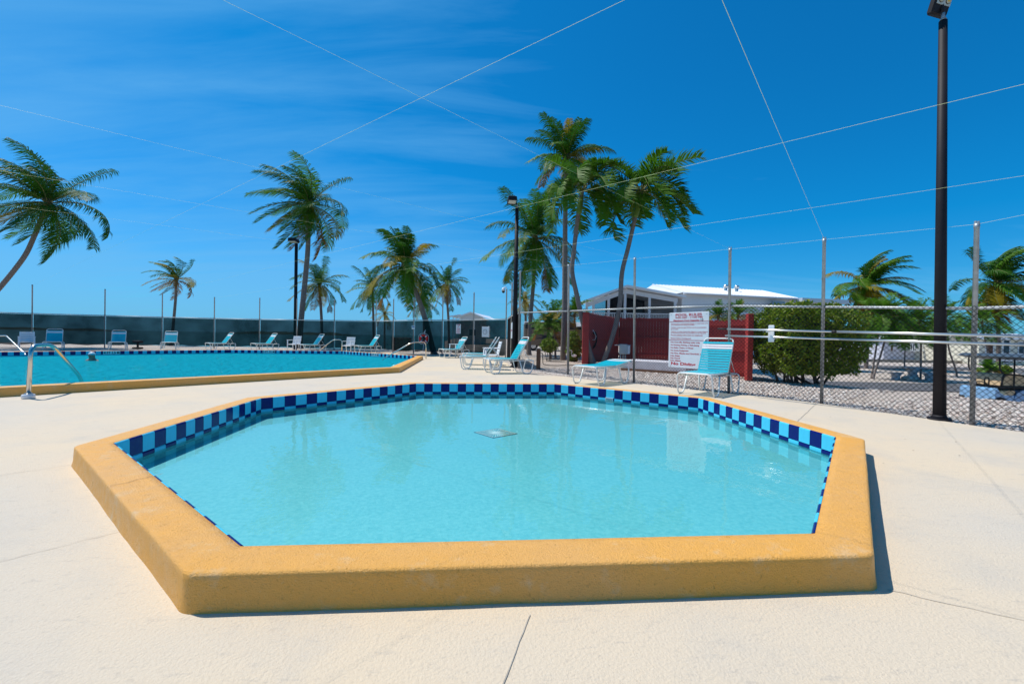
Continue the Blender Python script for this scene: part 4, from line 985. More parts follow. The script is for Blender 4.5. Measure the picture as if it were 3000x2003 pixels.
palm('leaning palm with green crownshaft beside the tallest palm', [(1706, 560), (1693, 634), (1681, 738), (1676, 795), (1690, 865), (1712, 965), (1735, 1064)], 18.5, 150, nfr=24, wind=.35, seed=61, wd=(0.35, -0.9, 0.0), yellow=.0, tr=(.105, .085), el_range=(72, -6), shaft=(1695, 630), droop=1.5, Lf=2.3, **ad)
palm('rightmost leaning palm with green crownshaft over the red fence', [(1880, 562), (1860, 642), (1840, 727), (1822, 801), (1816, 890), (1796, 980), (1766, 1064)], 18.2, 150, nfr=24, wind=.55, seed=63, wd=(0.75, -0.65, 0.0), yellow=.0, tr=(.105, .08), el_range=(68, -8), shaft=(1860, 640), droop=1.5, Lf=2.4, **ad)
palm('coconut palm with a dry hanging frond right of the hedge', [(2542, 838), (2544, 887), (2543, 960), (2538, 1068)], 38, 132, nfr=36, wind=.8, seed=74, wd=(0.6, -0.8, 0.1), pairs=66, yellow=.4, tr=(.17, .11), nuts=6, base_z=-1.1, el_range=(84, -62), lw=.06)
palm('coconut palm at the right picture edge', [(2922, 830), (2923, 886), (2925, 1002)], 36, 140, nfr=36, wind=.8, seed=76, wd=(0.7, -0.7, 0.1), pairs=66, yellow=.3, tr=(.15, .10), base_z=-1.1, el_range=(84, -64), nuts=5, lw=.06)
yg = dict(kind='arch', pairs=34, lw=.06, nfr=23, light=True, wind=.3, yellow=.0, tr=(.06, .04), base_z=-1.1, el_range=(74, -34), droop=1.3, group='young slender palms behind the right fence')
palm('young palm with curved stem, leftmost of the cluster', [(2577, 938), (2572, 985), (2562, 1050), (2553, 1106)], 27, 87, seed=81, **yg)
palm('young palm leaning beside the leftmost young palm', [(2604, 930), (2600, 966), (2580, 1040), (2557, 1108)], 26.6, 89, seed=82, **yg)
palm('short young palm with thin straight stem behind the concrete table', [(2652, 948), (2652, 1002), (2650, 1066)], 38, 77, seed=83, **yg)
palm('young palm with straight stem beside the concrete table', [(2692, 946), (2698, 990), (2697, 1108)], 26.8, 87, seed=84, **yg)
palm('young palm leaning left behind the black light pole', [(2768, 935), (2775, 985), (2782, 1030), (2800, 1082)], 30, 84, seed=85, **yg)
palm('young palm seen between the light pole and the right fence post', [(2876, 945), (2885, 990), (2898, 1050)], 34, 70, seed=86, **yg)

fp = dict(kind='arch', pairs=30, nfr=18, wind=.12, yellow=.35, light=True, tr=(.06, .045), el_range=(82, 5), droop=1.1, group='low feathery palms')
palm('feathery low palm left of the straight palm trunk', [(1622, 945), (1626, 1000)], 23.5, 48, seed=91, lw=.06, Lf=1.45, **fp)
palm('feathery palm clump just right of the straight palm trunk', [(1683, 925), (1684, 985)], 22.6, 46, seed=92, lw=.06, Lf=1.25, **fp)
palm('feathery low palm hanging over the timber post bush', [(1606, 968), (1610, 1005)], 22.8, 40, seed=93, lw=.06, Lf=1.1, **fp)
palm('feathery palm top above the red fence right of the sign', [(2104, 930), (2105, 960)], 22, 46, seed=94, lw=.05, Lf=.9, **fp)
palm('feathery palm top above the red fence beside the tall post', [(2162, 926), (2163, 960)], 22, 50, seed=95, lw=.05, Lf=1.0, **fp)
palm('low yellow-green feathery palm behind the golf cart', [(2895, 1088), (2896, 1100)], 24, 40, seed=96, lw=.06, Lf=.85, base_z=-1.1, **fp)

# ------------------------------------------------------------------ hedge and shrubs
def leaf_cloud(name, ma, parent, fn, n, size, seed, local=False):
    r = np.random.default_rng(seed); P = fn(r, n); n = len(P)
    a = r.normal(size=(n, 3)); a /= np.linalg.norm(a, axis=1, keepdims=True); b = r.normal(size=(n, 3)); b -= a*(a*b).sum(1, keepdims=True); b /= np.linalg.norm(b, axis=1, keepdims=True)
    s = size*r.uniform(.65, 1.25, size=(n, 1)); V = np.stack([P-a*s, P+b*s*.42, P+a*s, P-b*s*.42], 1).reshape(-1, 3)
    off = np.array(wloc(parent)); V = V-off
    me = bpy.data.meshes.new(name); me.from_pydata(V.tolist(), [], np.arange(4*n).reshape(-1, 4).tolist()); me.materials.append(ma)
    return stuff(link(name, me, parent))
def superell(c, R_, e=3.2, shell=.72, lump=.09):
    def f(r, n):
        d = r.normal(size=(n, 3)); d /= (np.abs(d)**e).sum(1, keepdims=True)**(1/e)
        k = r.uniform(0, 1, size=(n, 1))**.35; k = shell+(1-shell)*k
        w = 1+lump*np.array([noise.noise(tuple(v*2.6)) + .6*noise.noise(tuple(v*6+3)) for v in d])[:, None]
        return np.array(c)+d*np.array(R_)*k*w
    return f
hb = XY(2358, 11.6); hedge = thing('hedge', 'large clipped round hedge bush behind the right fence', 'hedge', (hb.x, hb.y, 0))
hc = Vector((hb.x, hb.y, 1.13))
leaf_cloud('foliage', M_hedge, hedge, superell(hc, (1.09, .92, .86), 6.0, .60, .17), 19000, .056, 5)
mb = MB(); mb.ball(hc, (.88, .68, .60), 0, 16, 10); core = stuff(mb.build('foliage_shade_core', mat('hedge_inner_shade', (.02, .03, .008), .9), hedge))  # dark solid added inside the leaves, painted as shade in the gaps
rs = random.Random(4)
for k in range(15):
    x0 = hb.x+rs.uniform(-.6, .6); a = rs.uniform(-.9, .9)
    mb = MB(); p0 = Vector((x0, hb.y+rs.uniform(-.3, .3), -.05)); p2 = p0+Vector((a*.75, rs.uniform(-.35, .35), .75)); p1 = p0.lerp(p2, .5)+Vector((-.12*a, 0, -.08)); mb.tube([p0, p1, p2], [.035, .026, .015], 6); mb.build('branch', M_bark, hedge)
def shrub(label, sx, sy_top, sy_bot, w_px, Y, n, size, seed, cat='shrub', ma=None):
    b = at(sx, sy_bot, Y); tz = at(sx, sy_top, Y).z; h_ = tz-b.z; w = w_px*Y/F; g = gz(b.x, Y)
    t = thing('shrub', label, cat, (b.x, b.y, g), 0, 'green shrubs behind the fence')
    leaf_cloud('foliage', ma or M_shrub, t, superell((b.x, b.y, b.z+h_/2), (w/2, w/2, h_/2), 2.2, .35, .35), n, size, seed)
    for k in range(4):
        mb = MB(); mb.tube([(b.x+(k-1.5)*.06, b.y, g-.03), (b.x+(k-1.5)*.15, b.y+.05*(k % 2), b.z+h_*.5)], [.02, .01], 5); mb.build('stem', M_bark, t)
shrub('small bright bush beside the timber post', 1608, 992, 1030, 50, 20.5, 1100, .075, 2)
shrub('dense low shrub at the red fence end', 1680, 972, 1062, 42, 20.5, 1700, .08, 4)
shrub('low dusty bush behind the golf cart seat', 2938, 1070, 1094, 40, 25, 500, .10, 9)

# ------------------------------------------------------------------ loose stones along the right fence
def stones(name, regionf, n, seed, smin, smax):
    r = np.random.default_rng(seed); ico = bmesh.new(); bmesh.ops.create_icosphere(ico, subdivisions=1, radius=1); iv = np.array([v.co[:] for v in ico.verts]); fi = np.array([[v.index for v in f.verts] for f in ico.faces]); ico.free()
    P = regionf(r, n); n = len(P); s = r.uniform(smin, smax, size=(n, 1))*np.stack([r.uniform(.7, 1.3, n), r.uniform(.7, 1.3, n), r.uniform(.45, .8, n)], 1)
    jit = r.uniform(.75, 1.2, size=(n, len(iv), 1)); V = iv[None]*jit*s[:, None]; a = r.uniform(0, 6.28, n); ca, sa = np.cos(a)[:, None], np.sin(a)[:, None]
    V = np.stack([V[..., 0]*ca-V[..., 1]*sa, V[..., 0]*sa+V[..., 1]*ca, V[..., 2]], -1)+P[:, None]
    Fs = (fi[None]+np.arange(n)[:, None, None]*len(iv)).reshape(-1, 3)
    me = bpy.data.meshes.new(name); me.from_pydata(V.reshape(-1, 3).tolist(), [], Fs.tolist())
    for ma in M_stone: me.materials.append(ma)
    me.polygons.foreach_set('material_index', np.repeat(r.choice([0, 1, 2, 3], n, p=[.46, .24, .18, .12]), len(fi)).astype(np.int32)); me.update()
    return stuff(tag(link(name, me), 'loose pale gravel stones spread along the right fence', 'gravel'))
def reg(r, n):
    out = []
    A = [q[0] for q in RP[:7]]
    seg = [(A[i], A[i+1]) for i in range(6)]; ln = np.array([(b-a).length for a, b in seg]); pr = ln/ln.sum()
    while len(out) < n:
        k = r.choice(6, p=pr); a, b = seg[k]; t = r.random(); d = -.25+5.0*r.random()**1.5; p = a.lerp(b, t); nn = Vector((-(b-a).y, (b-a).x, 0)).normalized(); nn = nn if nn.x > 0 else -nn
        q = p+nn*d
        if inpoly((q.x, q.y), DECK) : continue
        out.append((q.x, q.y, gz(q.x, q.y)+.008))
    return np.array(out)
stones('gravel_stones', reg, 21000, 9, .014, .029)

# ------------------------------------------------------------------ red board enclosure
def board_run(parent, P, Q, z0, z1, bw=.14, rails=(), front=-1, jag=.02, post_ends=True, seed=0):
    P, Q = Vector(P), Vector(Q); L_ = (Q-P).length; n = max(1, int(L_/bw)); w = L_/n; d = (Q-P)/L_; ang = math.atan2(d.y, d.x); R = Matrix.Rotation(ang, 3, 'Z'); rr = random.Random(seed)
    nn = Vector((-d.y, d.x)); nn = nn if nn.dot(-(P+Q)/2) > 0 else -nn      # towards the viewer
    H = z1-z0; mb = MB(); e = (w-.0035)/2; th = .018; h = H
    pr = [(-e, 0), (e, 0), (e, h-.04), (e-.03, h), (-e+.03, h), (-e, h-.04)]
    k = len(pr); mb.v = [(x, -th/2, z) for x, z in pr]+[(x, th/2, z) for x, z in pr]; mb.f = [tuple(range(k)), tuple(range(2*k-1, k-1, -1))]+[(i, k+i, k+(i+1) % k, (i+1) % k) for i in range(k)]; mb.m = [0]*len(mb.f); mb.sm = [False]*len(mb.f)
    me = mb.mesh('board', M_red)
    for i in range(n):
        c = P+d*(i+.5)*w; o = link('board', me, parent); o.location = Vector((c.x, c.y, z0+rr.uniform(-jag, jag)))-wloc(parent); o.rotation_euler = (0, 0, ang+rr.uniform(-.01, .01))
    for fz in rails:
        c = (P+Q)/2+nn*.035*(1 if front < 0 else -1); mb = MB(); mb.box((c.x, c.y, z0+H*fz), (L_, .04, .10), 0, R); mb.build('rail', M_redr, parent)
red = thing('red_board_fence', 'dark red board fence forming a U-shaped enclosure behind the palms', 'fence', (4, 20, 0))
a = gd(1712, 1064); a = Vector((a.x, 18.4)); bq = XY(1812, 23.0); cq = XY(2075, 21.5); zt = at(1712, 915, 18.4).z
board_run(red, a, (bq.x, 23.0), .0, zt, rails=(.12, .5, .93), seed=1)
zt2 = at(1812, 930, 23).z
board_run(red, (bq.x+.05, 23.0), (cq.x, 21.6), .0, zt2-.02, rails=(.12, .52, .95), seed=2)
mb = MB(); mb.bev((a.x-.02, a.y-.03, zt/2), (.26, .14, zt+.02), .01); mb.build('end_post', M_redr, red)
rp = thing('red_board_fence', 'brighter red board panel and thick post beside the hedge', 'fence', (6, 12.6, 0))
p0, p1 = XY(2060, 13.4), XY(2186, 12.6); z1_ = at(2150, 938, 13).z
board_run(rp, (p0.x, 13.4), (p1.x, 12.6), .02, z1_, rails=(.10, .48, .93), seed=3)
pp = XY(2195, 11.9); zp = at(2195, 919, 11.9).z
mb = MB(); mb.bev((pp.x, pp.y, zp/2), (.15, .15, zp), .008); mb.build('post', M_redr, rp)
pq = XY(2222, 12.9); board_run(rp, (pp.x+.1, pp.y+.05), (pq.x+.15, 13.6), .02, zp-.05, rails=(.5,), seed=4)
# white slab in the enclosure
s0, s1 = XY(1845, 15.6), XY(2030, 14.2); c = (s0+s1)/2; ang = math.atan2(s1.y-s0.y, s1.x-s0.x)
t = thing('concrete_plinth', 'low white concrete plinth with brown foot in front of the red fence', 'plinth', (c.x, c.y, 0)); R = Matrix.Rotation(ang, 3, 'Z')
zt_ = at(1900, 1058, 15.1).z
mb = MB(); mb.bev((c.x, c.y, zt_/2+.04), ((s1-s0).length, 1.2, zt_-.02), .015, 0, R); mb.build('slab', mat('white_painted_block', (.62, .58, .60), .8, var=.08), t)
mb = MB(); mb.box((c.x, c.y, .02), ((s1-s0).length+.04, 1.26, .07), 0, R); mb.build('timber_foot', M_wood, t)
# meter box
p = XY(1827, 17.0); t = thing('meter_box', 'grey electrical meter box on a stand in front of the red fence', 'electric box', (p.x, p.y, 0))
zt_, zb_ = at(1827, 1008, 17).z, at(1827, 1037, 17).z
mb = MB(); mb.bev((p.x, p.y, (zt_+zb_)/2), (.30, .16, zt_-zb_), .015); mb.build('cabinet', M_grey, t)
mb = MB(); mb.bev((p.x+.20, p.y+.02, (zt_+zb_)/2-.02), (.09, .12, (zt_-zb_)*.85), .01); mb.build('side_box', M_plastic, t)
for s in (-.1, .0, .09):
    mb = MB(); mb.tube([(p.x+s, p.y+.03, -.05), (p.x+s, p.y+.03, zb_+.05)], .022, 8); mb.build('conduit', M_grey, t)
mb = MB(); mb.tube([(p.x-.35, p.y+.05, zt_-.04), (p.x+.3, p.y+.05, zt_-.04)], .018, 6); mb.build('crossbar', M_galv, t)
# hose coil hung on the red fence
p = at(1737, 985, 19.2); t = thing('hose_coil', 'dark coiled hose with pale rope hanging on the red fence', 'hose', p); mb = MB()
for k in range(5): torus(mb, .20+.012*k, .022, 0, 2*math.pi, 22, 0, 6)
mb.v = [(v[0]*.75+.05*math.sin(v[2]*4), v[1]+.02*(i % 5), v[2]*1.5-.18) for i, v in enumerate(mb.v)]; mb.build('coil', M_rubber, t, True)
mb = MB(); mb.tube([(0, -.04, .28), (-.13, -.05, 0), (-.08, -.06, -.15), (.08, -.06, -.15), (.13, -.05, 0), (0, -.04, .28)], .012, 5); mb.build('rope', M_plastic, t, True)
# timber post with hose
p = gd(1577, 1080); hp = at(1577, 1019, p.y).z; t = thing('timber_post', 'short brown timber post beside the raised lounger', 'post', (p.x, p.y, 0)); mb = MB(); mb.bev((p.x, p.y, hp/2-.02), (.135, .12, hp), .012); mb.build('stake', M_wood, t)
mb = MB(); mb.bev((p.x, p.y, hp-.015), (.15, .13, .02), .005); mb.build('cap', M_concrete, t)
q1_, q2_, q3_ = at(1590, 1035, p.y), gd(1600, 1072), gd(1660, 1071)
mb = MB(); mb.tube(fillet([(p.x+.07, p.y-.02, hp*.75), q1_, (q2_.x-.12, q2_.y, .05), (q2_.x+.3, q2_.y, .02), (q3_.x, q3_.y, .02), (q3_.x+1.4, q3_.y+.6, .02)], .25, 6), .014, 6); tag(mb.build('garden_hose', M_rubber), 'black hose curving from the timber post onto the gravel', 'hose')
# grill stand, brown storage box behind the screen, white egret ornament
p = XY(404, 25.6); t = thing('pedestal_grill', 'small dark pedestal grill between loungers along the far fence', 'grill', (p.x, p.y, 0)); zt_ = at(404, 1001, 25.6).z
mb = MB(); mb.bev((p.x, p.y, zt_), (.42, .3, .14), .02); mb.build('grill_box', M_black, t); mb = MB(); mb.tube([(p.x, p.y, -.05), (p.x, p.y, zt_-.05)], .05, 8); mb.build('pedestal', M_black, t); mb = MB(); mb.bev((p.x, p.y, .04), (.4, .35, .1), .02); mb.build('footing', M_wood, t)
p = XY(1177, 29.5); t = thing('storage_bin', 'reddish brown bin seen through the windscreen left of the life ring', 'bin', (p.x, p.y, 0)); mb = MB(); mb.bev((p.x, p.y, .42), (1.15, .8, .8), .03); mb.build('body', mat('brown_bin', (.16, .05, .035), .7, var=.1), t); mb = MB(); mb.bev((p.x, p.y, .86), (1.2, .85, .08), .03); mb.build('lid', mat('brown_bin', (.16, .05, .035)), t)
p = XY(1683, 19.6); t = thing('egret_ornament', 'small white egret figure in front of the shrubs', 'ornament', (p.x, p.y, 0)); mb = MB(); mb.ball((0, 0, .28), (.12, .06, .06)); mb.tube(fillet([(-.09, 0, .30), (-.14, 0, .38), (-.08, 0, .44), (-.13, 0, .52), (-.2, 0, .5)], .04, 4), [.02]*2+[.015]*15+[.005]*20 if False else .015, 6); mb.build('bird_body', M_plastic, t, True)
for s in (-.02, .02):
    mb = MB(); mb.tube([(0, s, .25), (.01, s, -.04)], .008, 5); mb.build('leg', M_ink, t, True)

# ------------------------------------------------------------------ white house with screened porch
HY = 31.0
house = thing('white_house', 'white house with metal roof and dark screened gable porch', 'house', (at(1850, 985, HY).x, HY, 0))
def hp_(sx, sy, dy=0.): return at(sx, sy, HY+dy)
M_pw = mat('porch_white_paint', (.62, .66, .71), .6)
zfl = hp_(1850, 942).z
# porch: gable end facing the viewer; posts, beams, dark screens
cols = [(1719, 6, 884), (1738.5, 7, 877), (1782.5, 7, 862), (1830.5, 7, 843), (1902, 7, 862), (1977, 8, 873)]
for (sx, wpx, yt) in cols:
    x = hp_(sx, 900).x; zt_ = hp_(sx, yt).z; w = wpx*HY/F; mb = MB(); mb.bev((x, HY, (zt_+zfl)/2-.2), (w, w, zt_-zfl+.4), .01); mb.build('porch_post', M_pw, house)
eL, pk, eR = (1704, 883), (1832, 836.5), (2003, 867)
def rake(p, q, thk, nm, y0, y1, ma):
    A, B = hp_(*p), hp_(*q); mb = MB()
    for (u, v) in ((A, B),):
        mb.add([(u.x, y0, u.z), (v.x, y0, v.z), (v.x, y0, v.z-thk), (u.x, y0, u.z-thk), (u.x, y1, u.z), (v.x, y1, v.z), (v.x, y1, v.z-thk), (u.x, y1, u.z-thk)], [(0, 3, 2, 1), (4, 5, 6, 7), (0, 1, 5, 4), (3, 7, 6, 2), (0, 4, 7, 3), (1, 2, 6, 5)])
    mb.build(nm, ma, house)
rake(eL, pk, .16, 'porch_roof', HY-.5, HY+5, M_roof); rake(pk, eR, .16, 'porch_roof', HY-.5, HY+5, M_roof)
rake((1716, 889), (1832, 847), .30, 'gable_beam', HY-.08, HY+.08, M_pw); rake((1832, 847), (1985, 874), .30, 'gable_beam', HY-.08, HY+.08, M_pw)
M_net = screen_mat('porch_insect_screen', (.012, .016, .02), .55)
prev = None
for (sa, sb, ya, yb) in ((1740, 1781, 879, 865), (1784, 1829, 864, 849), (1832, 1900, 849, 862), (1904, 1975, 862, 874)):
    A, B = hp_(sa, ya), hp_(sb, yb); mb = MB(); mb.quad((A.x, HY+.03, zfl-.1), (B.x, HY+.03, zfl-.1), (B.x, HY+.03, B.z), (A.x, HY+.03, A.z)); mb.build('insect_screen', M_net, house)
xl, xr = hp_(1719, 900).x, hp_(1990, 900).x
mb = MB(); mb.box(((xl+xr)/2+1.2, HY+5.1, 2.6), (xr-xl-2.4, .12, 4.2)); mb.build('porch_back_wall', M_dark, house)
for (sx0_, sx1_, y0_, y1_) in ((1925, 1965, 884, 915), (1860, 1882, 884, 922)):
    A, B = at(sx0_, y1_, HY+5), at(sx1_, y0_, HY+5); mb = MB(); mb.box(((A.x+B.x)/2, HY+5.0, (A.z+B.z)/2), (abs(B.x-A.x), .05, abs(B.z-A.z))); mb.build('window', mat('porch_window', (.05, .06, .07), .1), house)
mb = MB(); mb.box(((xl+xr)/2, HY+2.5, zfl-.15), (xr-xl, 5.2, .3)); mb.build('porch_floor', M_pw, house)
# railing
zt_, zb_ = hp_(1850, 918).z, hp_(1850, 940).z; mb = MB(); k = 0; x = xl
while x < xr: mb.box((x, HY-.02, (zt_+zb_)/2-.1), (.035, .035, zt_-zb_+.2)); x += .115
mb.box(((xl+xr)/2, HY-.02, zt_), (xr-xl, .06, .06)); stuff(mb.build('railing', M_siding, house))
# main block to the right, its eave line slightly receding
wx0, wx1 = hp_(2003, 900).x, at(2322, 900, 34.0).x; W0, W1 = Vector((wx0, HY+.4)), Vector((wx1, 34.0)); ze0 = at(2010, 861, HY+.4).z; ze1 = at(2318, 877, 34).z
mb = MB(); zw = min(ze0, ze1)
dirw = (W1-W0).normalized(); nb_ = Vector((-dirw.y, dirw.x)); back0, back1 = W0+nb_*8, W1+nb_*8
mb.add([(W0.x, W0.y, -.1), (W1.x, W1.y, -.1), (W1.x, W1.y, ze1), (W0.x, W0.y, ze0), (back0.x, back0.y, -.1), (back1.x, back1.y, -.1), (back1.x, back1.y, ze1), (back0.x, back0.y, ze0)], [(0, 1, 2, 3), (1, 5, 6, 2), (4, 0, 3, 7), (5, 4, 7, 6)]); wl = mb.build('wall', M_siding, house)
angw = math.atan2(dirw.y, dirw.x); Rw = Matrix.Rotation(angw, 3, 'Z'); Lw = (W1-W0).length
nsd = 20
for k in range(nsd):                                       # clapboards
    z = 1.35+k*(zw-1.35)/nsd; c = (W0+W1)/2-nb_*.015; mb = MB(); Rk = Rw @ Matrix.Rotation(rad(-5), 3, 'X'); mb.box((c.x, c.y, z), (Lw, .018, .15), 0, Rk); mb.build('clapboard', M_siding, wl)
rk0 = at(1912, 833.5, HY+4.2); ridge0 = Vector((rk0.x, HY+4.2, rk0.z)); e_ = at(2240, 852, 37.5); ridge1 = Vector((e_.x, 37.5, e_.z))
o0 = W0-nb_*.45-dirw*.2; o1 = W1-nb_*.45+dirw*.3
mb = MB(); n = 34
A0, A1_ = Vector((o0.x, o0.y, ze0+.05)), Vector((o1.x, o1.y, ze1+.05))
for k in range(n):
    for (uu, lift) in ((k/n, .05), ((k+.16)/n, .0), ((k+.84)/n, .0)):
        pass
    a_, b_ = k/n, (k+1)/n; r0_, r1_ = ridge0.lerp(ridge1, a_), ridge0.lerp(ridge1, b_); e0_, e1_ = A0.lerp(A1_, a_), A0.lerp(A1_, b_)
    mb.add([e0_, e1_, r1_, r0_], [(0, 1, 2, 3)]); mb.tube([e0_+Vector((0, 0, .02)), r0_+Vector((0, 0, .02))], .03, 4, 0, False, False)
bk0, bk1 = Vector((back0.x, back0.y, ze0)), Vector((back1.x, back1.y, ze1)); mb.add([ridge0, ridge1, bk1, bk0], [(0, 1, 2, 3)]); mb.add([A0, ridge0, bk0], [(0, 1, 2)]); mb.add([A1_, bk1, ridge1], [(0, 1, 2)])
roof = mb.build('roof', M_roof, house)
mb = MB(); mb.tube([A0+Vector((0, -.03, -.05)), A1_+Vector((0, -.03, -.05))], .07, 6); mb.build('gutter', M_pw, house)
for (sx, sy) in ((2126, 845), (2158, 847)):
    p = at(sx, sy, 34.6); mb = MB(); mb.tube([p-Vector((0, 0, .35)), p+Vector((0, 0, .05))], .13, 8); mb.ball(p+Vector((0, 0, .16)), (.2, .2, .16)); mb.build('roof_vent', M_alu, roof)
A, B = at(2256, 908, 33.1), at(2294, 884, 33.4); mb = MB(); c = Vector(((A.x+B.x)/2, 33.05, (A.z+B.z)/2)); mb.box(c, (abs(B.x-A.x), .08, abs(A.z-B.z)), 0, Rw); mb.build('window', mat('house_window', (.25, .30, .34), .15), house)
mb = MB(); A, B = at(2320, 882, 33.6), at(2402, 889, 37); mb.box(((A.x+B.x)/2, 35.4, (A.z+B.z)/2), (B.x-A.x, 3.5, .30), 0, Matrix.Rotation(.25, 3, 'Z')); mb.build('carport_roof', M_pw, house)
for sx in (2352, 2398):
    p = XY(sx, 35.2); mb = MB(); mb.box((p.x, p.y, 1.6), (.28, .28, 3.6)); mb.build('carport_post', M_pw, house)

# ------------------------------------------------------------------ other houses
def gable_house(label, sx0, sx1, y_eave, y_peak, y_base, Y, depth, wall, roofm, windows=(), base_z=None, along=False, porch=False, rail=None):
    A, B = at(sx0, y_base, Y), at(sx1, y_base, Y); ze = at((sx0+sx1)/2, y_eave, Y).z; zp = at((sx0+sx1)/2, y_peak, Y).z; zb = base_z if base_z is not None else A.z
    xc = (A.x+B.x)/2; t = thing('house', label, 'house', (xc, Y, zb)); mb = MB()
    x0, x1, y0, y1 = A.x, B.x, Y, Y+depth
    if along:                                              # ridge parallel to the picture
        mb.box((xc, Y+depth/2, (zb+ze)/2), (x1-x0, depth, ze-zb)); mb.build('wall', wall, t)
        mb = MB(); o = .4; ym = Y+depth/2
        mb.add([(x0-o, y0-o, ze-.05), (x1+o, y0-o, ze-.05), (x1+o, ym, zp), (x0-o, ym, zp), (x0-o, y1+o, ze-.05), (x1+o, y1+o, ze-.05)], [(0, 1, 2, 3), (3, 2, 5, 4), (0, 3, 4), (1, 5, 2)])
        mb.box((xc, y0-o, ze-.1), (x1-x0+2*o, .06, .22)); mb.build('roof', roofm, t)
    else:
        mb.add([(x0, y0, zb), (x1, y0, zb), (x1, y0, ze), (xc, y0, zp), (x0, y0, ze), (x0, y1, zb), (x1, y1, zb), (x1, y1, ze), (xc, y1, zp), (x0, y1, ze)], [(0, 1, 2, 3, 4), (9, 8, 7, 6, 5), (1, 6, 7, 2), (5, 0, 4, 9)]); mb.build('wall', wall, t)
        mb = MB(); o = .35; k = (zp-ze)/((x1-x0)/2)
        for s in (0, 1):
            xe = (x0-o) if s == 0 else (x1+o); mb.add([(xe, y0-o, ze-k*o+.05), (xc, y0-o, zp+.05), (xc, y1+o, zp+.05), (xe, y1+o, ze-k*o+.05), (xe, y0-o, ze-k*o-.12), (xc, y0-o, zp-.12), (xc, y1+o, zp-.12), (xe, y1+o, ze-k*o-.12)], [(0, 1, 2, 3), (7, 6, 5, 4), (0, 4, 5, 1), (3, 2, 6, 7), (0, 3, 7, 4)])
        mb.build('roof', roofm, t)
    for (fx, fz, fw_, fh, ma) in windows:
        mb = MB(); c = Vector((x0+(x1-x0)*fx, Y-.03, zb+(ze-zb)*fz)); w, h = (x1-x0)*fw_, (ze-zb)*fh; mb.box(c, (w, .05, h), 0); wn = mb.build('window', ma, t)
        mb = MB()
        for s in (-1, 1): mb.box(c+Vector((s*w/2, -.02, 0)), (.1, .08, h+.1)); mb.box(c+Vector((0, -.02, s*h/2)), (w+.1, .08, .1))
        mb.build('frame', M_siding, wn)
    if rail:
        fx0, fx1, z0, z1 = rail; mb = MB(); xa, xb = x0+(x1-x0)*fx0, x0+(x1-x0)*fx1; za, zc = zb+(ze-zb)*z0, zb+(ze-zb)*z1; x = xa
        while x < xb: mb.box((x, Y-1.2, (za+zc)/2), (.09, .06, zc-za)); x += .28
        mb.box(((xa+xb)/2, Y-1.2, zc), (xb-xa, .1, .12)); mb.box(((xa+xb)/2, Y-1.2, za), (xb-xa, .1, .12)); stuff(mb.build('balustrade', M_siding, t))
    return t
M_tan = mat('grey_tan_siding', (.62, .60, .57), .7); M_cream = mat('cream_siding', (.74, .69, .55), .7, var=.05); M_lav = mat('pale_lavender_wall', (.60, .60, .66), .7, var=.05); M_teal = mat('teal_panel', (.03, .30, .34), .6); M_win = mat('window_glass', (.05, .07, .09), .1); M_brown = mat('brown_door', (.15, .07, .04), .7)
t = gable_house('distant grey gabled house with white roof above the screened fence', 1347, 1408, 926, 914, 1008, 60, 12, M_tan, M_roof, ((.6, .42, .35, .25, M_win),), 0)
mb = MB(); A, B = at(1317, 925.5, 58), at(1349, 921, 60); mb.add([(A.x, 58, A.z), (B.x, 59.8, B.z), (B.x, 66, B.z), (A.x, 66, A.z), (A.x, 58, A.z-.15), (B.x, 59.8, B.z-.15)], [(0, 1, 2, 3), (0, 4, 5, 1)]); mb.build('lean_to_roof', M_tan, t)
for sx in (1327, 1336, 1344):
    p = XY(sx, 58.6); mb = MB(); mb.box((p.x, p.y, 1.9), (.12, .12, 3.8)); mb.build('porch_post', M_siding, t)
mb = MB(); A = at(1409, 927, 60); B = at(1450, 934, 66); P_ = at(1378, 913.5, 60); mb.add([(P_.x, 60, P_.z), (A.x, 59.7, A.z), (B.x, 70, B.z), (P_.x+2, 72, P_.z)], [(0, 1, 2, 3)]); mb.build('side_roof', M_roof, t)
gable_house('pale lavender home with white balustrade behind the concrete table', 2588, 2738, 992, 981, 1052, 58, 10, M_lav, M_roof, ((.15, .55, .06, .3, M_brown), (.55, .62, .12, .3, M_win)), -1.12, True, rail=(.28, .9, .45, .78))
gable_house('cream home with brown shutters at the right edge behind the cart', 2868, 3090, 990, 974, 1040, 50, 9, M_cream, M_roof, ((.13, .55, .10, .5, M_brown), (.35, .5, .09, .85, M_win), (.55, .6, .08, .5, M_win)), -1.12, True, rail=(.05, .9, .18, .42))
gable_house('white roofed home with teal carport wall right of the black pole', 2745, 2850, 985, 962, 1045, 64, 10, M_teal, M_roof, ((.2, .4, .2, .6, M_win),), -1.12, True)
gable_house('low turquoise walled home behind the young palms', 2500, 2600, 966, 958, 1040, 75, 10, mat('turquoise_siding', (.10, .42, .50), .7), M_roof, ((.4, .5, .2, .3, M_win),), -1.12, True)
gable_house('white home at the far end of the lane behind the hedge', 2395, 2470, 975, 962, 1040, 80, 10, M_siding, M_roof, ((.4, .5, .2, .3, M_win),), -1.12, True)
mb = MB(); p = XY(2660, 52); mb.box((p.x, p.y, -1.0), (16, .4, .42)); tag(mb.build('low_wall', mat('weathered_low_wall', (.30, .26, .20), .9, var=.2)), 'low weathered wall in front of the lavender home', 'wall')

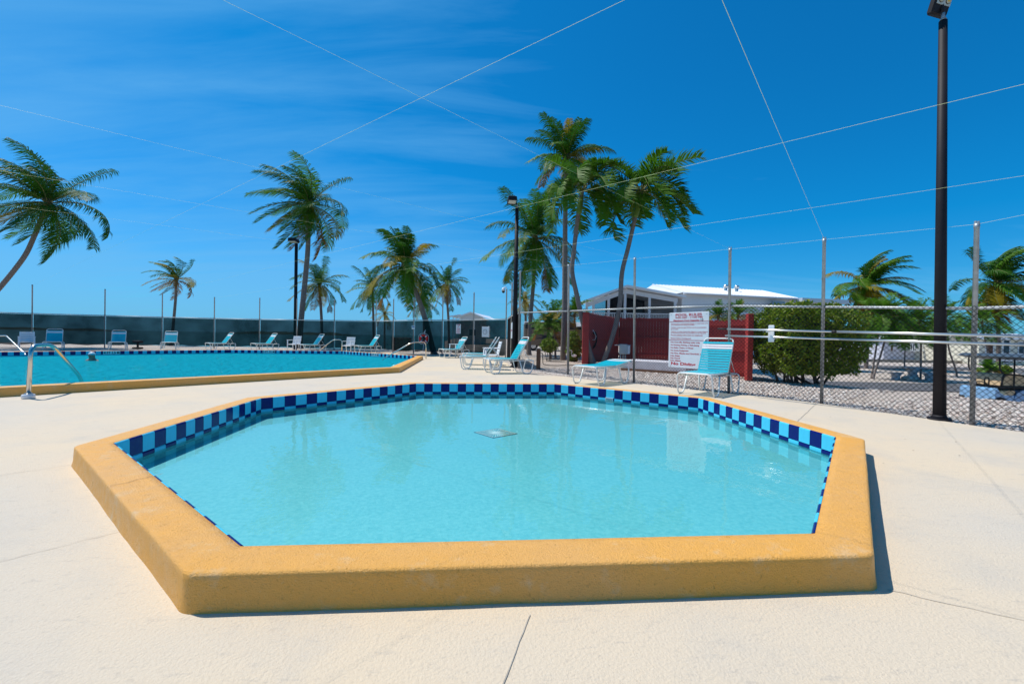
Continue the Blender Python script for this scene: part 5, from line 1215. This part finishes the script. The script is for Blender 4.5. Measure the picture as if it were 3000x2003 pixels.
# motorhome
p0_, p1_ = at(1534, 1028, 36), at(1772, 1028, 36); zt_ = at(1600, 946, 36).z; g = gz(3, 36); xc = (p0_.x+p1_.x)/2; Lr = p1_.x-p0_.x
rv = thing('motorhome', 'brown motorhome with dark swirl stripes behind the palms', 'motorhome', (xc, 36, 0))
M_rv = mat('brown_motorhome_paint', (.19, .135, .095), .3, var=.06, coat=.3)
mb = MB(); mb.bev((xc, 37.2, (zt_+.35)/2), (Lr, 2.4, zt_-.35), .12); mb.build('body', M_rv, rv)
mb = MB(); mb.bev((xc, 37.2, zt_+.05), (Lr-.1, 2.3, .12), .04); mb.build('roof_trim', M_siding, rv)
mb = MB(); mb.bev((xc, 35.985, zt_-.32), (Lr*.97, .06, .34), .02); mb.build('window_band', M_glassdark, rv)
for k in range(4):
    pts = []; 
    for i in range(25):
        u = i/24; x = p0_.x+Lr*(.05+.9*u); z = .75+.30*math.sin(3.4*u+.5+k*.45)+.11*k; pts.append((x, z))
    mb = MB(); w = (.10, .05, .03, .07)[k]
    for i in range(24):
        (xa, za), (xb, zb) = pts[i], pts[i+1]; f0, f1 = math.sin(math.pi*i/24), math.sin(math.pi*(i+1)/24); mb.quad((xa, 35.992, za-w*f0), (xb, 35.992, zb-w*f1), (xb, 35.992, zb+w*f1), (xa, 35.992, za+w*f0))
    mb.build('stripe', M_ink if k != 2 else mat('tan_stripe', (.4, .32, .22), .4), rv)
mb = MB()
for k in range(3): mb.tube([(p0_.x+Lr*.28+.36*(1-.25*k)*math.cos(a)-.1*k, 35.99-.002*k, 1.0+.20*(1-.25*k)*math.sin(a)) for a in [i*math.pi/10 for i in range(16)]], .035, 4)
mb.build('swirl', M_ink, rv)
for fx in (.12, .85):
    mb = MB(); c = Vector((p0_.x+Lr*fx, 36.05, .36)); mb.tube([c, c+Vector((0, .25, 0))], .36, 18); wh = mb.build('wheel', M_rubber, rv); mb = MB(); mb.tube([c-Vector((0, .02, 0)), c], .2, 14); mb.build('hub', M_alu, wh)

# concrete picnic table and benches, stones at its foot
TY = 27.0; GZ = -1.11
def pedestal(name, label, cat, sx0, sx1, sy_top, hgt, Y, grp=None):
    A, B = at(sx0, sy_top, Y), at(sx1, sy_top, Y); w = B.x-A.x; xc = (A.x+B.x)/2; zt = GZ+hgt; t = thing(name, label, cat, (xc, Y, GZ), 0, grp)
    mb = MB(); mb.bev((0, 0, hgt-.04), (w, .7 if cat == 'table' else .42, .08), .02); mb.build('top', M_concrete, t, True)
    mb = MB(); k = w*.28; mb.tube([(0, 0, -.02), (0, 0, .06), (0, 0, hgt*.5), (0, 0, hgt-.08)], [k*1.15, k*1.1, k*.62, k*1.2] if cat == 'table' else [k*1.2, k*1.2, k*1.1, k*1.6], 10); mb.build('pedestal', M_concrete, t, True)
pedestal('concrete_table', 'grey concrete picnic table on the lower ground behind the fence', 'table', 2647, 2702, 1078, .76, TY)
pedestal('concrete_bench', 'grey concrete bench left of the picnic table', 'bench', 2609, 2641, 1092, .45, TY-.4, 'concrete benches')
pedestal('concrete_bench', 'grey concrete bench between picnic table and black pole', 'bench', 2707, 2745, 1095, .47, TY-.9, 'concrete benches')
for k, (sx, dy_) in enumerate(((2655, -.5), (2668, -.8), (2680, -.6), (2662, -.2))):
    p = XY(sx, TY+dy_, GZ+.1); mb = MB(); mb.ball((0, 0, 0), (.22, .2, .16), 0, 8, 6); mb.v = [(v[0]*(1+.2*noise.noise((v[0]*9, v[1]*9, k))), v[1], v[2]*(1+.3*noise.noise((v[0]*7, v[2]*9, k+4)))) for v in mb.v]
    o = mb.build('rock', M_stone[1]); o.location = p; tag(o, ('leftmost', 'front', 'rightmost', 'rear')[k]+' round rock at the foot of the concrete table', 'rock', 'rocks round the table foot')

# golf cart on the lower lane
CY = 15.2; g0_ = gz(XY(2950, CY).x, CY); cx0 = at(2960, 1000, CY).x
cart = thing('golf_cart', 'pale blue golf cart with tan seat and dark canopy behind the right fence', 'golf cart', (cx0, CY, g0_))
M_blue = mat('pale_blue_cart_body', (.22, .42, .66), .25, coat=.5); M_seat = mat('tan_seat_vinyl', (.62, .44, .25), .5, var=.08); M_can = mat('dark_canopy', (.05, .08, .11), .5)
def cz(sy): return at(2950, sy, CY).z
def cxp(sx): return at(sx, 1000, CY).x
def side_prism(mb, prof, y0, y1, mi=0):                    # profile in (x, z)
    n = len(prof); mb.add([(x, y0, z) for x, z in prof]+[(x, y1, z) for x, z in prof], [tuple(range(n)), tuple(range(2*n-1, n-1, -1))]+[(i, n+i, n+(i+1) % n, (i+1) % n) for i in range(n)], mi)
gl = g0_+.28
mb = MB(); side_prism(mb, [(cxp(2917), gl), (cxp(2919), cz(1162)), (cxp(2927), cz(1146)), (cxp(2942), cz(1138)), (cxp(2965), cz(1135)), (cxp(3080), cz(1136)), (cxp(3095), cz(1150)), (cxp(3095), gl)], CY-.6, CY+.6); mb.build('rear_body', M_blue, cart)
mb = MB(); side_prism(mb, [(cxp(2866), gl), (cxp(2866), cz(1138)), (cxp(2872), cz(1133)), (cxp(2880), cz(1146)), (cxp(2893), cz(1152)), (cxp(2919), cz(1153)), (cxp(2919), gl)], CY-.58, CY+.58); mb.build('front_body', M_blue, cart)
mb = MB(); side_prism(mb, [(cxp(2899), cz(1153)), (cxp(2898), cz(1141)), (cxp(2908), cz(1138)), (cxp(2924), cz(1140)), (cxp(2918), cz(1153))], CY-.57, CY+.5); mb.build('floor_mat', M_seat, cart)
mb = MB(); mb.bev(((cxp(2890)+cxp(3000))/2, CY, cz(1130)), (cxp(3000)-cxp(2890), 1.1, .10), .03); mb.build('seat_base', M_dark, cart)
mb = MB(); prof = [(cxp(2888), cz(1126))]+[(cxp(2889+14*(1-math.cos(a))), cz(1126-32*math.sin(a))) for a in [i*math.pi/12 for i in range(1, 7)]]+[(cxp(2925), cz(1094)), (cxp(2960), cz(1098)), (cxp(3010), cz(1100)), (cxp(3010), cz(1127))]; side_prism(mb, prof, CY-.5, CY+.5); mb.build('seat', M_seat, cart)
mb = MB(); mb.tube([(x, CY-.52, z) for x, z in prof[:-1]], .03, 6); mb.build('seat_piping', M_rubber, cart)
mb = MB(); side_prism(mb, [(cxp(2858), cz(1043)), (cxp(2875), cz(1036)), (cxp(3090), cz(1037)), (cxp(3095), cz(1052)), (cxp(2990), cz(1054)), (cxp(2930), cz(1053)), (cxp(2885), cz(1049))], CY-1.75, CY+.62); mb.build('canopy', M_can, cart)
for (sx, yt, yb_, dyy) in ((2884, 1047, 1092, -.5), (2921, 1052, 1150, -.55), (2884, 1047, 1092, .5), (3060, 1050, 1136, -.55)):
    mb = MB(); mb.tube(fillet([(cxp(sx), CY+dyy, cz(yt)), (cxp(sx), CY+dyy, cz(yb_-12)), (cxp(sx+(10 if sx < 2900 else 4)), CY+dyy, cz(yb_))], .1, 4), .022, 8); mb.build('canopy_post', M_rubber, cart)
mb = MB(); mb.tube([(cxp(2895), CY-.55, cz(1092)), (cxp(2887), CY-.55, cz(1105))], .03, 6); mb.tube(fillet([(cxp(2860), CY-.3, cz(1130)), (cxp(2861), CY-.3, cz(1104)), (cxp(2873), CY-.3, cz(1106)), (cxp(2873), CY-.3, cz(1132))], .05, 3), .02, 6); mb.build('front_rail', M_rubber, cart)
c = Vector((cxp(2884), CY, cz(1130))); mb = MB(); R = Matrix.Rotation(rad(-40), 3, 'Y'); mb.tube([c+R @ Vector((0, .19*math.cos(a), .19*math.sin(a))) for a in [i*math.pi/9 for i in range(19)]], .018, 6); mb.tube([c, c+Vector((-.15, 0, -.35))], .025, 6); mb.build('steering_wheel', M_rubber, cart)
mb = MB(); mb.bev(((cxp(2968)+cxp(3040))/2, CY-.605, cz(1158)), (cxp(3040)-cxp(2968), .02, .06), .005); mb.build('badge_strip', M_ink, cart)
for (sx, dyy) in ((2880, -.5), (3040, -.5), (2880, .5), (3040, .5)):
    c = Vector((cxp(sx), CY+dyy, g0_+.23)); mb = MB(); mb.tube([c-Vector((0, .1, 0)), c+Vector((0, .1, 0))], .23, 16); wh = mb.build('wheel', M_rubber, cart); mb = MB(); mb.tube([c-Vector((0, .112, 0)), c-Vector((0, .09, 0))], .12, 12); mb.build('rim', M_alu, wh)

# ------------------------------------------------------------------ blown leaves and twigs
rs = random.Random(12); mb = MB()
def bit(p, z, L_, w, mi):
    a = rs.uniform(0, 6.28); d = Vector((math.cos(a), math.sin(a), 0)); n = Vector((-d.y, d.x, 0)); c = Vector((p[0], p[1], z))
    mb.add([c-d*L_/2, c-n*w/2+Vector((0, 0, .003)), c+d*L_/2+Vector((0, 0, .006)), c+n*w/2+Vector((0, 0, .003))], [(0, 1, 2, 3)], mi)
for k in range(26):
    p = gd(rs.uniform(1950, 3000), rs.uniform(1170, 1420))
    if inpoly((p.x, p.y), inset(POOL, .30)) or not inpoly((p.x, p.y), DECK): continue
    bit((p.x, p.y), .004, rs.uniform(.012, .04), rs.uniform(.003, .012), rs.randrange(2))
for k in range(120):
    i = rs.randrange(3, 6); a, b = RP[i][0], RP[i+1][0]; q = a.lerp(b, rs.random()); nn = Vector((-(b-a).y, (b-a).x, 0)).normalized(); nn = nn if nn.x > 0 else -nn; q = q+nn*rs.uniform(.1, 3.5)
    bit((q.x, q.y), gz(q.x, q.y)+.045, rs.uniform(.04, .10), rs.uniform(.02, .05), rs.randrange(2))
stuff(tag(mb.build('leaf_litter', [mat('dry_leaf', (.26, .13, .05), .8), mat('dark_twig', (.07, .05, .04), .9)]), 'small dry leaves and twigs scattered on deck and gravel', 'leaf litter'))
